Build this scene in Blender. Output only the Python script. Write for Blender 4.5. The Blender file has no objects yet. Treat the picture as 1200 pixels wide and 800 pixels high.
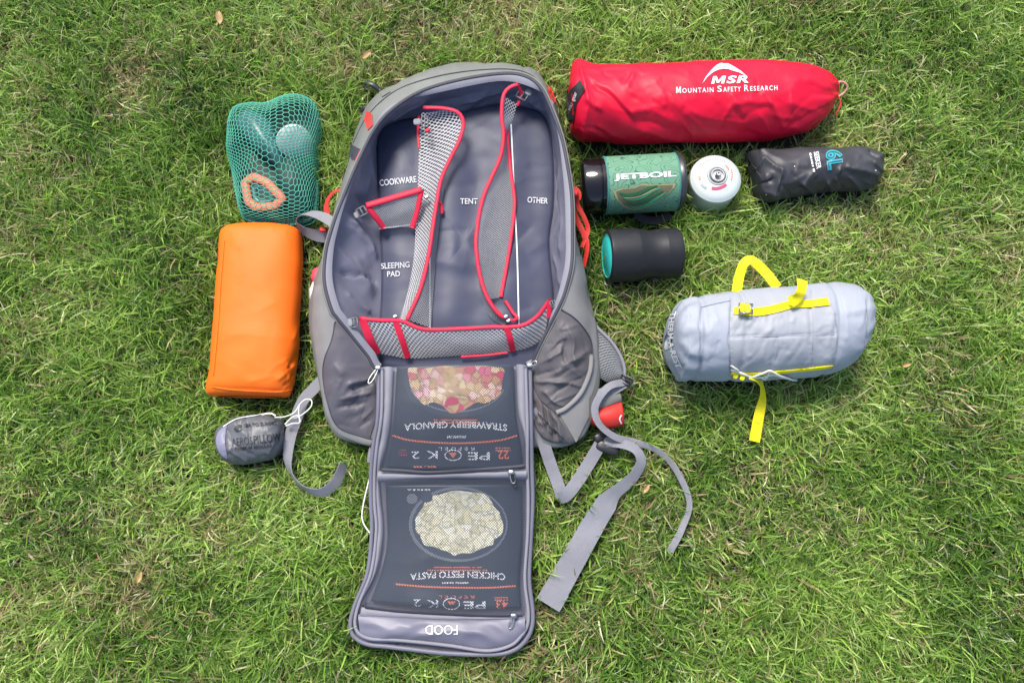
import bpy, bmesh, math, random
import numpy as np
from mathutils import Vector, Matrix
from mathutils.bvhtree import BVHTree

random.seed(7)
rng = np.random.default_rng(7)
sc = bpy.context.scene
COL = sc.collection

# ------------------------------------------------------------------ camera
CAM_H, TILT, FPX = 1.40, math.radians(12.5), 906.0      # hand-held phone, 1.4 m up, looking almost straight down
cam_d = bpy.data.cameras.new('camera')
cam = bpy.data.objects.new('camera', cam_d)
COL.objects.link(cam)
cam.location = (0, 0, CAM_H)
cam.rotation_euler = (TILT, 0, 0)
cam_d.sensor_width = 36.0
cam_d.lens = 36.0 * FPX / 1200.0
cam_d.clip_start = 0.01
cam_d.clip_end = 200
sc.camera = cam

# ------------------------------------------------------------------ sky and sun (bright, softly veiled daylight)
SUN_EL, SUN_AZ = math.radians(58), math.radians(-22)     # light comes from beyond the top of the pack
world = bpy.data.worlds.new('World')
sc.world = world
world.use_nodes = True
wn = world.node_tree
sky = wn.nodes.new('ShaderNodeTexSky')
sky.sky_type = 'NISHITA'
sky.sun_disc = False
sky.sun_elevation = SUN_EL
sky.sun_rotation = SUN_AZ
sky.dust_density = 2.5
sky.air_density = 1.0
bg = wn.nodes['Background']
bg.inputs['Strength'].default_value = 0.128
wn.links.new(sky.outputs['Color'], bg.inputs['Color'])
sun_d = bpy.data.lights.new('sun', 'SUN')
sun_d.energy = 2.4
sun_d.angle = math.radians(18)
sun_d.color = (1.0, 0.94, 0.85)
sun = bpy.data.objects.new('sun', sun_d)
COL.objects.link(sun)
sdir = Vector((math.sin(SUN_AZ) * math.cos(SUN_EL), math.cos(SUN_AZ) * math.cos(SUN_EL), math.sin(SUN_EL)))
sun.rotation_euler = sdir.to_track_quat('Z', 'Y').to_euler()
sun.location = (0, 0, 5)

sc.view_settings.view_transform = 'Standard'
sc.view_settings.look = 'None'
sc.view_settings.gamma = 1.0
sc.view_settings.use_curve_mapping = False
sc.view_settings.exposure = 1.0
sc.render.engine = 'CYCLES'
sc.cycles.use_denoising = True
sc.cycles.max_bounces = 8
sc.cycles.transparent_max_bounces = 16

# ------------------------------------------------------------------ pixel -> place
CAMP = np.array([0, 0, CAM_H])
FWD = np.array([0, math.sin(TILT), -math.cos(TILT)])
UPV = np.array([0, math.cos(TILT), math.sin(TILT)])
RGT = np.array([1.0, 0, 0])


def ray(px, py):
    d = FWD + RGT * ((px - 600) / FPX) + UPV * ((400 - py) / FPX)
    return d


def P(px, py, z=0.0):
    d = ray(px, py)
    return CAMP + d * ((z - CAM_H) / d[2])


def PP(lst):
    return np.array([P(*q) for q in lst])


def mpp(px, py, z=0.0):
    """metres per photo pixel at that place"""
    d = ray(px, py)
    return ((z - CAM_H) / d[2]) / FPX


# ------------------------------------------------------------------ numeric helpers
def hash3(i, j, k, s):
    n = (i * 374761393 + j * 668265263 + k * 2147483647 + s * 1274126177) & 0xFFFFFFFF
    n = ((n ^ (n >> 13)) * 1274126177) & 0xFFFFFFFF
    n = n ^ (n >> 16)
    return (n & 0xFFFF) / 32767.5 - 1.0


def vnoise(p, s=0):
    p = np.asarray(p, float)
    f = np.floor(p).astype(np.int64)
    t = p - f
    t = t * t * t * (t * (t * 6 - 15) + 10)
    out = 0
    for a in (0, 1):
        for b in (0, 1):
            for c in (0, 1):
                w = (t[..., 0] if a else 1 - t[..., 0]) * (t[..., 1] if b else 1 - t[..., 1]) * (t[..., 2] if c else 1 - t[..., 2])
                out = out + w * hash3(f[..., 0] + a, f[..., 1] + b, f[..., 2] + c, s)
    return out


def fbm(p, s=0, o=3):
    p = np.asarray(p, float)
    r, a = 0, 1.0
    for k in range(o):
        r = r + a * vnoise(p * 2 ** k + 7.3 * k, s + k)
        a *= .5
    return r


def ridge(p, s=0, o=2):
    """crease noise: sharp lines, smooth bellies"""
    p = np.asarray(p, float)
    p = p + 0.35 * np.stack([vnoise(p * .9, s + 11), vnoise(p * .9, s + 12), vnoise(p * .9, s + 13)], -1)
    r, a = 0, 1.0
    for k in range(o):
        r = r + a * (1 - 2.2 * np.abs(vnoise(p * 1.9 ** k + 3.1 * k, s + k)))
        a *= .5
    return r


def catmull(pts, n, closed=False):
    pts = np.asarray(pts, float)
    m = len(pts)
    if m == 2 and not closed:
        t = np.linspace(0, 1, n)[:, None]
        return pts[0] * (1 - t) + pts[1] * t
    if closed:
        ext = np.vstack([pts[-1:], pts, pts[:2]])
        u = np.linspace(0, m, n, endpoint=False)
    else:
        ext = np.vstack([2 * pts[0] - pts[1], pts, 2 * pts[-1] - pts[-2]])
        u = np.linspace(0, m - 1, n)
    k = np.clip(np.floor(u).astype(int), 0, (m if closed else m - 1) - 1)
    t = (u - k)[:, None]
    p0, p1, p2, p3 = ext[k], ext[k + 1], ext[k + 2], ext[k + 3]
    return .5 * (2 * p1 + (p2 - p0) * t + (2 * p0 - 5 * p1 + 4 * p2 - p3) * t ** 2 + (3 * p1 - p0 - 3 * p2 + p3) * t ** 3)


def resample(pts, n):
    """even spacing along a polyline"""
    pts = np.asarray(pts, float)
    d = np.r_[0, np.cumsum(np.linalg.norm(np.diff(pts, axis=0), axis=1))]
    u = np.linspace(0, d[-1], n)
    return np.stack([np.interp(u, d, pts[:, c]) for c in range(pts.shape[1])], 1)


def spl(lst, n):
    """smooth curve through (px, py, z) points"""
    return resample(catmull(PP(lst), max(n * 4, 40)), n)


def proj(g):
    d = g - CAMP
    w = d @ FWD
    return 600 + FPX * (d @ RGT) / w, 400 - FPX * (d @ UPV) / w


def folds(g, strokes):
    """cloth folds: each stroke (x0, y0, x1, y1, width px, height mm) is a sharp-backed crease, tapering to its ends"""
    x, y = proj(g)
    x = x + 2.0 * vnoise(np.stack([x * .06, y * .06, x * 0], -1), 91)
    y = y + 2.0 * vnoise(np.stack([x * .06, y * .06, x * 0 + 5], -1), 92)
    out = np.zeros(x.shape)
    for (x0, y0, x1, y1, w, a) in strokes:
        dx, dy = x1 - x0, y1 - y0
        l = math.hypot(dx, dy)
        t = ((x - x0) * dx + (y - y0) * dy) / (l * l)
        d = ((x - x0) * dy - (y - y0) * dx) / l
        e = np.clip(t, 0, 1)
        end = np.maximum(np.abs(t - e) * l - 1, 0) / w
        tp = np.clip(.35 + 2.2 * np.sin(np.pi * e), 0, 1)
        ww = np.where(d > 0, w, w * .55)
        out += a * .001 * np.exp(-np.abs(d) / ww - end) * tp
    return out


def rstrokes(n, box, ang, spread, ln, w, a, seed):
    r = random.Random(seed)
    o = []
    for _ in range(n):
        x, y = r.uniform(box[0], box[2]), r.uniform(box[1], box[3])
        t = math.radians(r.gauss(ang, spread))
        l = r.uniform(*ln) / 2
        o.append((x - l * math.cos(t), y + l * math.sin(t), x + l * math.cos(t), y - l * math.sin(t), r.uniform(*w), r.uniform(*a) * (1 if r.random() < .62 else -1)))
    return o


# ------------------------------------------------------------------ materials
def new_mat(name):
    m = bpy.data.materials.new(name)
    m.use_nodes = True
    nt = m.node_tree
    b = nt.nodes['Principled BSDF']
    return m, nt, b


def N(nt, typ, **kw):
    n = nt.nodes.new(typ)
    for k, v in kw.items():
        setattr(n, k, v)
    return n


def L(nt, a, b):
    nt.links.new(a, b)


def fabric(name, col, rough=.55, var=.12, fine=900, fine_s=.25, crease=30, crease_s=.0, sheen=.0, spec=.4, coat=0., metal=0., dirt=0.0):
    m, nt, b = new_mat(name)
    tc = N(nt, 'ShaderNodeTexCoord')
    no = N(nt, 'ShaderNodeTexNoise')
    no.inputs['Scale'].default_value = 14
    no.inputs['Detail'].default_value = 6
    L(nt, tc.outputs['Object'], no.inputs['Vector'])
    ramp = N(nt, 'ShaderNodeValToRGB')
    c = np.array(col)
    ramp.color_ramp.elements[0].position = .3
    ramp.color_ramp.elements[1].position = .7
    ramp.color_ramp.elements[0].color = (*(c * (1 - var)), 1)
    ramp.color_ramp.elements[1].color = (*np.minimum(c * (1 + var), .95), 1)
    L(nt, no.outputs['Fac'], ramp.inputs['Fac'])
    out = ramp.outputs['Color']
    if dirt:
        n3 = N(nt, 'ShaderNodeTexNoise')
        n3.inputs['Scale'].default_value = 45
        n3.inputs['Detail'].default_value = 8
        n3.inputs['Roughness'].default_value = .7
        L(nt, tc.outputs['Object'], n3.inputs['Vector'])
        r3 = N(nt, 'ShaderNodeMapRange')
        r3.inputs['From Min'].default_value = .52
        r3.inputs['From Max'].default_value = .75
        r3.inputs['To Max'].default_value = dirt
        L(nt, n3.outputs['Fac'], r3.inputs['Value'])
        mx = N(nt, 'ShaderNodeMixRGB')
        mx.inputs['Color2'].default_value = (.30, .27, .22, 1)
        L(nt, r3.outputs['Result'], mx.inputs['Fac'])
        L(nt, out, mx.inputs['Color1'])
        out = mx.outputs['Color']
    L(nt, out, b.inputs['Base Color'])
    b.inputs['Roughness'].default_value = rough
    b.inputs['Specular IOR Level'].default_value = spec
    b.inputs['Sheen Weight'].default_value = sheen
    b.inputs['Coat Weight'].default_value = coat
    b.inputs['Metallic'].default_value = metal
    f = N(nt, 'ShaderNodeTexNoise')
    f.inputs['Scale'].default_value = fine
    f.inputs['Detail'].default_value = 2
    L(nt, tc.outputs['Object'], f.inputs['Vector'])
    bp = N(nt, 'ShaderNodeBump')
    bp.inputs['Strength'].default_value = fine_s
    bp.inputs['Distance'].default_value = .0006
    L(nt, f.outputs['Fac'], bp.inputs['Height'])
    last = bp
    if crease_s:
        cr = N(nt, 'ShaderNodeTexNoise')
        cr.noise_dimensions = '3D'
        cr.noise_type = 'RIDGED_MULTIFRACTAL'
        cr.inputs['Scale'].default_value = crease
        cr.inputs['Detail'].default_value = 2.5
        cr.inputs['Distortion'].default_value = .8
        L(nt, tc.outputs['Object'], cr.inputs['Vector'])
        b2 = N(nt, 'ShaderNodeBump')
        b2.inputs['Strength'].default_value = crease_s
        b2.inputs['Distance'].default_value = .003
        L(nt, cr.outputs['Fac'], b2.inputs['Height'])
        L(nt, bp.outputs['Normal'], b2.inputs['Normal'])
        last = b2
    L(nt, last.outputs['Normal'], b.inputs['Normal'])
    return m


def webbing(name, col):
    m = fabric(name, col, .65, .10, fine=1600, fine_s=.6, dirt=.3)
    nt = m.node_tree
    b = nt.nodes['Principled BSDF']
    uv = N(nt, 'ShaderNodeUVMap')
    wv = N(nt, 'ShaderNodeTexWave', wave_type='BANDS', bands_direction='DIAGONAL')
    wv.inputs['Scale'].default_value = 240
    wv.inputs['Distortion'].default_value = 1.2
    wv.inputs['Detail'].default_value = 1
    L(nt, uv.outputs['UV'], wv.inputs['Vector'])
    bp = N(nt, 'ShaderNodeBump')
    bp.inputs['Strength'].default_value = .7
    bp.inputs['Distance'].default_value = .0008
    L(nt, wv.outputs['Fac'], bp.inputs['Height'])
    old = b.inputs['Normal'].links[0].from_socket
    L(nt, old, bp.inputs['Normal'])
    L(nt, bp.outputs['Normal'], b.inputs['Normal'])
    src = b.inputs['Base Color'].links[0].from_socket
    mr = N(nt, 'ShaderNodeMapRange')
    mr.inputs['To Min'].default_value = .88
    L(nt, wv.outputs['Fac'], mr.inputs['Value'])
    mu = N(nt, 'ShaderNodeMixRGB', blend_type='MULTIPLY')
    mu.inputs['Fac'].default_value = 1
    L(nt, src, mu.inputs['Color1'])
    L(nt, mr.outputs['Result'], mu.inputs['Color2'])
    L(nt, mu.outputs['Color'], b.inputs['Base Color'])
    return m


def mesh_cloth(name, col, pitch=.0032, hole=.36, rough=.6, back=None):
    """open-weave mesh: staggered holes cut through the sheet"""
    m, nt, b = new_mat(name)
    uv = N(nt, 'ShaderNodeUVMap')
    mp = N(nt, 'ShaderNodeMapping')
    mp.inputs['Scale'].default_value = (1 / pitch, 1 / pitch, 1)
    mp.inputs['Rotation'].default_value = (0, 0, math.radians(45))
    L(nt, uv.outputs['UV'], mp.inputs['Vector'])
    vo = N(nt, 'ShaderNodeTexVoronoi', voronoi_dimensions='2D')
    vo.inputs['Scale'].default_value = 1
    vo.inputs['Randomness'].default_value = .06
    L(nt, mp.outputs['Vector'], vo.inputs['Vector'])
    lt = N(nt, 'ShaderNodeMath', operation='LESS_THAN')
    lt.inputs[1].default_value = hole
    L(nt, vo.outputs['Distance'], lt.inputs[0])
    tr = N(nt, 'ShaderNodeBsdfTransparent')
    mx = N(nt, 'ShaderNodeMixShader')
    L(nt, lt.outputs[0], mx.inputs[0])
    L(nt, b.outputs[0], mx.inputs[1])
    L(nt, tr.outputs[0], mx.inputs[2])
    L(nt, mx.outputs[0], nt.nodes['Material Output'].inputs['Surface'])
    b.inputs['Base Color'].default_value = (*col, 1)
    b.inputs['Roughness'].default_value = rough
    bp = N(nt, 'ShaderNodeBump')
    bp.inputs['Strength'].default_value = .6
    bp.inputs['Distance'].default_value = .001
    L(nt, vo.outputs['Distance'], bp.inputs['Height'])
    L(nt, bp.outputs['Normal'], b.inputs['Normal'])
    return m


def plain(name, col, rough=.5, metal=0., spec=.5, trans=0.):
    m, nt, b = new_mat(name)
    b.inputs['Base Color'].default_value = (*col, 1)
    b.inputs['Roughness'].default_value = rough
    b.inputs['Metallic'].default_value = metal
    b.inputs['Specular IOR Level'].default_value = spec
    return m


def food_mat(name, cols, scale):
    m, nt, b = new_mat(name)
    tc = N(nt, 'ShaderNodeTexCoord')
    nz = N(nt, 'ShaderNodeTexNoise')
    nz.inputs['Scale'].default_value = scale * .8
    nz.inputs['Detail'].default_value = 3
    L(nt, tc.outputs['Object'], nz.inputs['Vector'])
    ad = N(nt, 'ShaderNodeMixRGB', blend_type='LINEAR_LIGHT')
    ad.inputs['Fac'].default_value = .012
    L(nt, tc.outputs['Object'], ad.inputs['Color1'])
    L(nt, nz.outputs['Color'], ad.inputs['Color2'])
    vo = N(nt, 'ShaderNodeTexVoronoi')
    vo.inputs['Scale'].default_value = scale
    L(nt, ad.outputs['Color'], vo.inputs['Vector'])
    sep = N(nt, 'ShaderNodeSeparateColor')
    L(nt, vo.outputs['Color'], sep.inputs['Color'])
    rp = N(nt, 'ShaderNodeValToRGB')
    rp.color_ramp.interpolation = 'EASE'
    while len(rp.color_ramp.elements) < len(cols):
        rp.color_ramp.elements.new(.5)
    for i, c in enumerate(cols):
        rp.color_ramp.elements[i].position = i / (len(cols) - 1)
        rp.color_ramp.elements[i].color = (*c, 1)
    L(nt, sep.outputs[0], rp.inputs['Fac'])
    ed = N(nt, 'ShaderNodeTexVoronoi', feature='DISTANCE_TO_EDGE')
    ed.inputs['Scale'].default_value = scale
    L(nt, ad.outputs['Color'], ed.inputs['Vector'])
    mr = N(nt, 'ShaderNodeMapRange')
    mr.inputs['From Max'].default_value = .10
    mr.inputs['To Min'].default_value = .45
    L(nt, ed.outputs['Distance'], mr.inputs['Value'])
    mu = N(nt, 'ShaderNodeMixRGB', blend_type='MULTIPLY')
    mu.inputs['Fac'].default_value = 1
    L(nt, rp.outputs['Color'], mu.inputs['Color1'])
    L(nt, mr.outputs['Result'], mu.inputs['Color2'])
    L(nt, mu.outputs['Color'], b.inputs['Base Color'])
    b.inputs['Roughness'].default_value = .35
    return m


def topo_mat(name):
    """green neoprene with thin dark contour-map lines printed on it"""
    m, nt, b = new_mat(name)
    tc = N(nt, 'ShaderNodeTexCoord')
    no = N(nt, 'ShaderNodeTexNoise')
    no.inputs['Scale'].default_value = 26
    no.inputs['Detail'].default_value = 1.5
    no.inputs['Roughness'].default_value = .55
    L(nt, tc.outputs['Object'], no.inputs['Vector'])
    mu = N(nt, 'ShaderNodeMath', operation='MULTIPLY')
    mu.inputs[1].default_value = 15
    L(nt, no.outputs['Fac'], mu.inputs[0])
    fr = N(nt, 'ShaderNodeMath', operation='PINGPONG')
    fr.inputs[1].default_value = .5
    L(nt, mu.outputs[0], fr.inputs[0])
    mr = N(nt, 'ShaderNodeMapRange')
    mr.inputs['From Min'].default_value = .02
    mr.inputs['From Max'].default_value = .12
    L(nt, fr.outputs[0], mr.inputs['Value'])
    mx = N(nt, 'ShaderNodeMixRGB')
    mx.inputs['Color1'].default_value = (.035, .085, .055, 1)
    mx.inputs['Color2'].default_value = (.115, .27, .165, 1)
    L(nt, mr.outputs['Result'], mx.inputs['Fac'])
    L(nt, mx.outputs['Color'], b.inputs['Base Color'])
    b.inputs['Roughness'].default_value = .75
    f = N(nt, 'ShaderNodeTexNoise')
    f.inputs['Scale'].default_value = 1200
    L(nt, tc.outputs['Object'], f.inputs['Vector'])
    bp = N(nt, 'ShaderNodeBump')
    bp.inputs['Strength'].default_value = .4
    bp.inputs['Distance'].default_value = .0006
    L(nt, f.outputs['Fac'], bp.inputs['Height'])
    L(nt, bp.outputs['Normal'], b.inputs['Normal'])
    return m


M = {
    'olive': fabric('grey_green_nylon', (.158, .164, .150), .6, .12, crease=20, crease_s=.28, dirt=.25),
    'lightgrey': fabric('light_grey_canvas', (.205, .20, .195), .75, .10, fine_s=.5, dirt=.3),
    'lavender': fabric('lavender_grey_lining', (.145, .143, .186), .42, .08, crease=20, crease_s=.32),
    'darklav': fabric('dark_mauve_stretch', (.096, .089, .104), .50, .10, crease=12, crease_s=.25, spec=.3),
    'darkpocket': fabric('brown_grey_ripstop', (.098, .090, .096), .52, .10, crease=18, crease_s=.3, spec=.3),
    'floor': fabric('slate_blue_panel', (.039, .045, .082), .5, .10, crease=9, crease_s=.12),
    'zipband': fabric('grey_zip_tape', (.205, .203, .235), .6, .06, fine_s=.5),
    'zip': fabric('dark_zip_coil', (.045, .045, .062), .55, .1, fine=1500, fine_s=.8),
    'webbing': webbing('grey_webbing', (.25, .25, .278)),
    'redtrim': fabric('red_binding_tape', (.56, .010, .042), .55, .10, fine_s=.5),
    'redpatch': fabric('red_orange_webbing', (.56, .030, .022), .6, .08, fine_s=.4),
    'silver_mesh': mesh_cloth('silver_mesh_cloth', (.44, .44, .44), .0050, .40),
    'grey_mesh': mesh_cloth('grey_mesh_cloth', (.22, .225, .235), .0030, .36),
    'belt_mesh': mesh_cloth('belt_mesh_cloth', (.23, .24, .25), .0036, .36),
    'pocket_mesh': mesh_cloth('dark_mesh_pocket', (.055, .064, .086), .0031, .43),
    'foam': fabric('dark_foam', (.03, .03, .036), .8),
    'metal': plain('grey_metal', (.42, .42, .42), .32, 1.0),
    'pull': plain('silver_pull', (.5, .5, .48), .3, .9),
    'black': plain('black_plastic', (.018, .018, .02), .38),
    'grey_plastic': plain('grey_plastic', (.16, .16, .17), .45),
    'white': plain('white_print', (.72, .72, .72), .65),
    'floor_ink': fabric('worn_white_ink', (.56, .57, .60), .7, .22, fine=1500, fine_s=.6),
    'white_cord': fabric('white_cord', (.72, .71, .67), .7),
    'orange': fabric('orange_nylon', (.84, .138, .002), .6, .05, fine=700, fine_s=.4, crease=16, crease_s=.16),
    'orange_hem': fabric('orange_hem', (.78, .16, .004), .6, .05),
    'red': fabric('red_silnylon', (.62, .004, .030), .46, .06, crease=26, crease_s=.3, spec=.25),
    'tag': fabric('black_tag', (.012, .012, .014), .7),
    'drybag': fabric('charcoal_coated_nylon', (.038, .038, .044), .48, .10, crease=26, crease_s=.3),
    'teal': plain('teal_print', (.02, .30, .36), .5),
    'mug': fabric('black_silicone', (.017, .018, .020), .45, .10, fine=600, fine_s=.1, dirt=.05, spec=.3),
    'mug_in': plain('turquoise_enamel', (.04, .66, .60), .3),
    'lid': plain('translucent_black_plastic', (.008, .0075, .009), .10, 0, .5),
    'cozy': topo_mat('green_neoprene'),
    'cozy_edge': fabric('teal_edge_tape', (.05, .20, .18), .7),
    'base_metal': plain('dark_anodised_base', (.06, .065, .065), .35, .5),
    'gold': fabric('olive_gold_embroidery', (.36, .33, .16), .7, .1, fine=1800, fine_s=.8),
    'brown': fabric('brown_embroidery', (.15, .14, .075), .8, .1, fine=1800, fine_s=.8),
    'green1': fabric('green_embroidery', (.045, .32, .13), .75, .1, fine=1800, fine_s=.8),
    'green2': fabric('dark_green_embroidery', (.025, .13, .055), .75, .1, fine=1800, fine_s=.8),
    'can_side': plain('pale_green_steel', (.48, .55, .52), .34, .15),
    'can_top': plain('white_enamel', (.54, .60, .58), .38),
    'can_red': plain('pink_red_print', (.62, .06, .12), .5),
    'can_grey': plain('grey_print', (.36, .40, .40), .5),
    'can_orange': plain('orange_print', (.75, .25, .15), .5),
    'pillow': fabric('grey_ripstop', (.098, .102, .112), .42, .08, crease=24, crease_s=.3),
    'pillow_end': fabric('lilac_grey_nylon', (.19, .188, .26), .45, .08, crease=24, crease_s=.2),
    'pillow_ink': plain('charcoal_ink', (.016, .017, .020), .6),
    'sack': fabric('pale_blue_grey_nylon', (.305, .330, .378), .55, .05, crease=38, crease_s=.42, spec=.3),
    'sack_mid': fabric('warm_grey_nylon', (.310, .325, .352), .55, .05, crease=38, crease_s=.45, spec=.3),
    'seam': fabric('blue_grey_seam', (.27, .29, .34), .6),
    'yellow': webbing('yellow_webbing', (.95, .80, .004)),
    'net': plain('green_net', (.055, .33, .225), .45),
    'clear': plain('clear_blue_plastic', (.06, .15, .155), .3),
    'pale': plain('frosted_plastic', (.60, .67, .65), .4),
    'dkgreen': plain('dark_green_cloth', (.012, .05, .042), .6),
    'salmon': plain('salmon_silicone', (.80, .22, .11), .5),
    'bottle': plain('white_bottle', (.72, .73, .76), .3),
    'bottle_cap': plain('coral_cap', (.80, .06, .09), .35),
    'blue_ink': plain('blue_ink', (.05, .10, .40), .4),
    'pouch': fabric('slate_foil_pouch', (.032, .044, .062), .33, .15, crease=10, crease_s=.25),
    'bowl': plain('blue_bowl_print', (.035, .052, .082), .4),
    'bowl_rim': plain('pale_bowl_print', (.17, .19, .21), .4),
    'granola': food_mat('granola_print', [(.75, .05, .14), (.70, .45, .20), (.88, .66, .36), (.60, .36, .15), (.85, .16, .28), (.86, .66, .42), (.92, .50, .56)], 72),
    'pasta': food_mat('pasta_print', [(.78, .73, .45), (.92, .89, .66), (.85, .80, .52), (.95, .94, .78), (.70, .66, .42)], 74),
    'ink_orange': plain('orange_ink', (.80, .22, .11), .5),
    'ink_white': plain('pouch_white_ink', (.74, .76, .76), .5),
    'dry_leaf': fabric('dry_leaf', (.48, .33, .15), .7, .25),
}

# ------------------------------------------------------------------ object helpers
BASE = {}
GEO = []


def tag(o, label, cat, group=None):
    o['label'] = label
    o['category'] = cat
    if group:
        o['group'] = group


def thing(name, label, cat, px, py, group=None):
    o = bpy.data.objects.new(name, None)
    o.empty_display_size = .03
    COL.objects.link(o)
    o.location = P(px, py, 0)
    BASE[o] = P(px, py, 0)
    tag(o, label, cat, group)
    return o


def mk(name, verts, faces, mat, parent=None, smooth=True, uv=None, geo=True, base=None):
    verts = np.asarray(verts, float).reshape(-1, 3)
    b = BASE[parent] if parent is not None else (np.zeros(3) if base is None else np.asarray(base))
    me = bpy.data.meshes.new(name)
    me.from_pydata((verts - b).tolist(), [], faces)
    if smooth:
        me.polygons.foreach_set('use_smooth', [True] * len(me.polygons))
    me.materials.append(M[mat] if isinstance(mat, str) else mat)
    if uv is not None:
        lay = me.uv_layers.new(name='UVMap')
        idx = np.empty(len(me.loops), int)
        me.loops.foreach_get('vertex_index', idx)
        lay.data.foreach_set('uv', np.asarray(uv)[idx].ravel())
    me.update()
    o = bpy.data.objects.new(name, me)
    COL.objects.link(o)
    if parent is not None:
        o.parent = parent
    else:
        o.location = b
    BASE[o] = b
    if geo:
        GEO.append((verts, faces))
    return o


def gfaces(nu, nv, cu=False, cv=False, off=0):
    f = []
    for i in range(nu if cu else nu - 1):
        for j in range(nv if cv else nv - 1):
            i2, j2 = (i + 1) % nu, (j + 1) % nv
            f.append((off + i * nv + j, off + i2 * nv + j, off + i2 * nv + j2, off + i * nv + j2))
    return f


def guv(g):
    du = np.r_[0, np.cumsum(np.linalg.norm(np.diff(g, axis=0), axis=2).mean(1))]
    dv = np.r_[0, np.cumsum(np.linalg.norm(np.diff(g, axis=1), axis=2).mean(0))]
    return np.stack(np.meshgrid(du, dv, indexing='ij'), -1).reshape(-1, 2)


def grid(name, g, mat, parent=None, cu=False, cv=False, thick=0.0, flip=False, **kw):
    g = np.asarray(g, float)
    nu, nv = g.shape[:2]
    f = gfaces(nu, nv, cu, cv)
    v = g.reshape(-1, 3)
    uv = guv(g)
    if thick and not cu and not cv:
        n = gnormals(g).reshape(-1, 3)
        k = len(v)
        v2 = v - n * thick
        f2 = [tuple(k + q for q in reversed(t)) for t in f]
        rim = [i * nv for i in range(nu)] + [(nu - 1) * nv + j for j in range(1, nv)] + [i * nv + nv - 1 for i in range(nu - 2, -1, -1)] + [j for j in range(nv - 2, 0, -1)]
        side = [(a, k + a, k + b, b) for a, b in zip(rim, rim[1:] + rim[:1])]
        v = np.vstack([v, v2])
        uv = np.vstack([uv, uv])
        f = f + f2 + side
    return mk(name, v, f, mat, parent, uv=uv, **kw)


def gnormals(g):
    du = np.gradient(g, axis=0)
    dv = np.gradient(g, axis=1)
    n = np.cross(du, dv)
    n /= np.linalg.norm(n, axis=2, keepdims=True) + 1e-12
    if n[..., 2].mean() < 0:
        n = -n
    return n


def ruled(A, B, na, nb, bulge=0.0, ease=False):
    """surface between two smooth (px, py, z) curves"""
    a, b = spl(A, na), spl(B, na)
    t = np.linspace(0, 1, nb)[None, :, None]
    g = a[:, None] * (1 - t) + b[:, None] * t
    g[..., 2] += bulge * np.sin(np.pi * t[..., 0]) ** .7
    return g


def tube(name, path, r, mat, parent, seg=7, closed=False, flat=1.0, geo=True):
    path = np.asarray(path, float)
    n = len(path)
    r = np.broadcast_to(np.asarray(r, float), (n,))
    t = np.roll(path, -1, 0) - np.roll(path, 1, 0) if closed else np.gradient(path, axis=0)
    t /= np.linalg.norm(t, axis=1, keepdims=True) + 1e-12
    up = np.array([0, 0, 1.0])
    s = np.cross(t, up)
    for i in range(n):
        if np.linalg.norm(s[i]) < .15:
            s[i] = s[i - 1] if i else np.array([1.0, 0, 0])
    s /= np.linalg.norm(s, axis=1, keepdims=True) + 1e-12
    w = np.cross(s, t)
    a = np.linspace(0, 2 * np.pi, seg, endpoint=False)
    g = path[:, None] + r[:, None, None] * (np.cos(a)[None, :, None] * s[:, None] + flat * np.sin(a)[None, :, None] * w[:, None])
    f = gfaces(n, seg, closed, True)
    if not closed:
        f += [tuple(range(seg))[::-1], tuple((n - 1) * seg + k for k in range(seg))]
    return mk(name, g, f, mat, parent, geo=geo)


def ribbon(name, path, width, mat, parent, normals=None, thick=.0016, twist=None, geo=True):
    path = np.array(path, float)
    if name in ('loose_strap', 'waist_strap', 'lower_strap', 'side_strap', 'strap_hem'):
        path[:, 2] -= .008 * np.clip((.060 - path[:, 2]) / .012, 0, 1)      # settles into the grass
    n = len(path)
    w = np.broadcast_to(np.asarray(width, float), (n,))
    t = np.gradient(path, axis=0)
    t /= np.linalg.norm(t, axis=1, keepdims=True) + 1e-12
    if n >= 40 and normals is None:      # cloth tape never lies quite flat
        q_ = np.stack([path[:, 0] * 22, path[:, 1] * 22, path[:, 2] * 0 + len(name)], -1)
        path = path + np.stack([np.zeros(n), np.zeros(n), .003 * vnoise(q_, 77)], -1)
        twist = (np.interp(np.linspace(0, 1, n), np.linspace(0, 1, len(twist)), twist) if twist is not None else np.zeros(n)) + 9 * vnoise(q_ * 1.3, 79)
    nr = np.tile([0, 0, 1.0], (n, 1)) if normals is None else np.asarray(normals, float)
    s = np.cross(t, nr)
    for i in range(1, n):
        if np.linalg.norm(s[i]) < 1e-3:
            s[i] = s[i - 1]
    s /= np.linalg.norm(s, axis=1, keepdims=True) + 1e-12
    if twist is not None:
        tw = np.interp(np.linspace(0, 1, n), np.linspace(0, 1, len(twist)), np.radians(twist))[:, None]
        b = np.cross(t, s)
        s = s * np.cos(tw) + b * np.sin(tw)
    m = np.cross(s, t)
    ks = np.array([-.5, -.25, .25, .5, .5, .25, -.25, -.5])
    hs = np.array([.35, .5, .5, .35, -.35, -.5, -.5, -.35]) * thick
    g = path[:, None] + s[:, None] * (w[:, None] * ks)[..., None] + m[:, None] * hs[None, :, None]
    f = gfaces(n, 8, False, True) + [tuple(range(8))[::-1], tuple((n - 1) * 8 + k for k in range(8))]
    v = g.reshape(-1, 3)
    d = np.r_[0, np.cumsum(np.linalg.norm(np.diff(path, axis=0), axis=1))]
    uv = np.stack([np.repeat(d, 8), (w[:, None] * ks).ravel()], 1)
    return mk(name, v, f, mat, parent, smooth=False, uv=uv, geo=geo)


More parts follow.
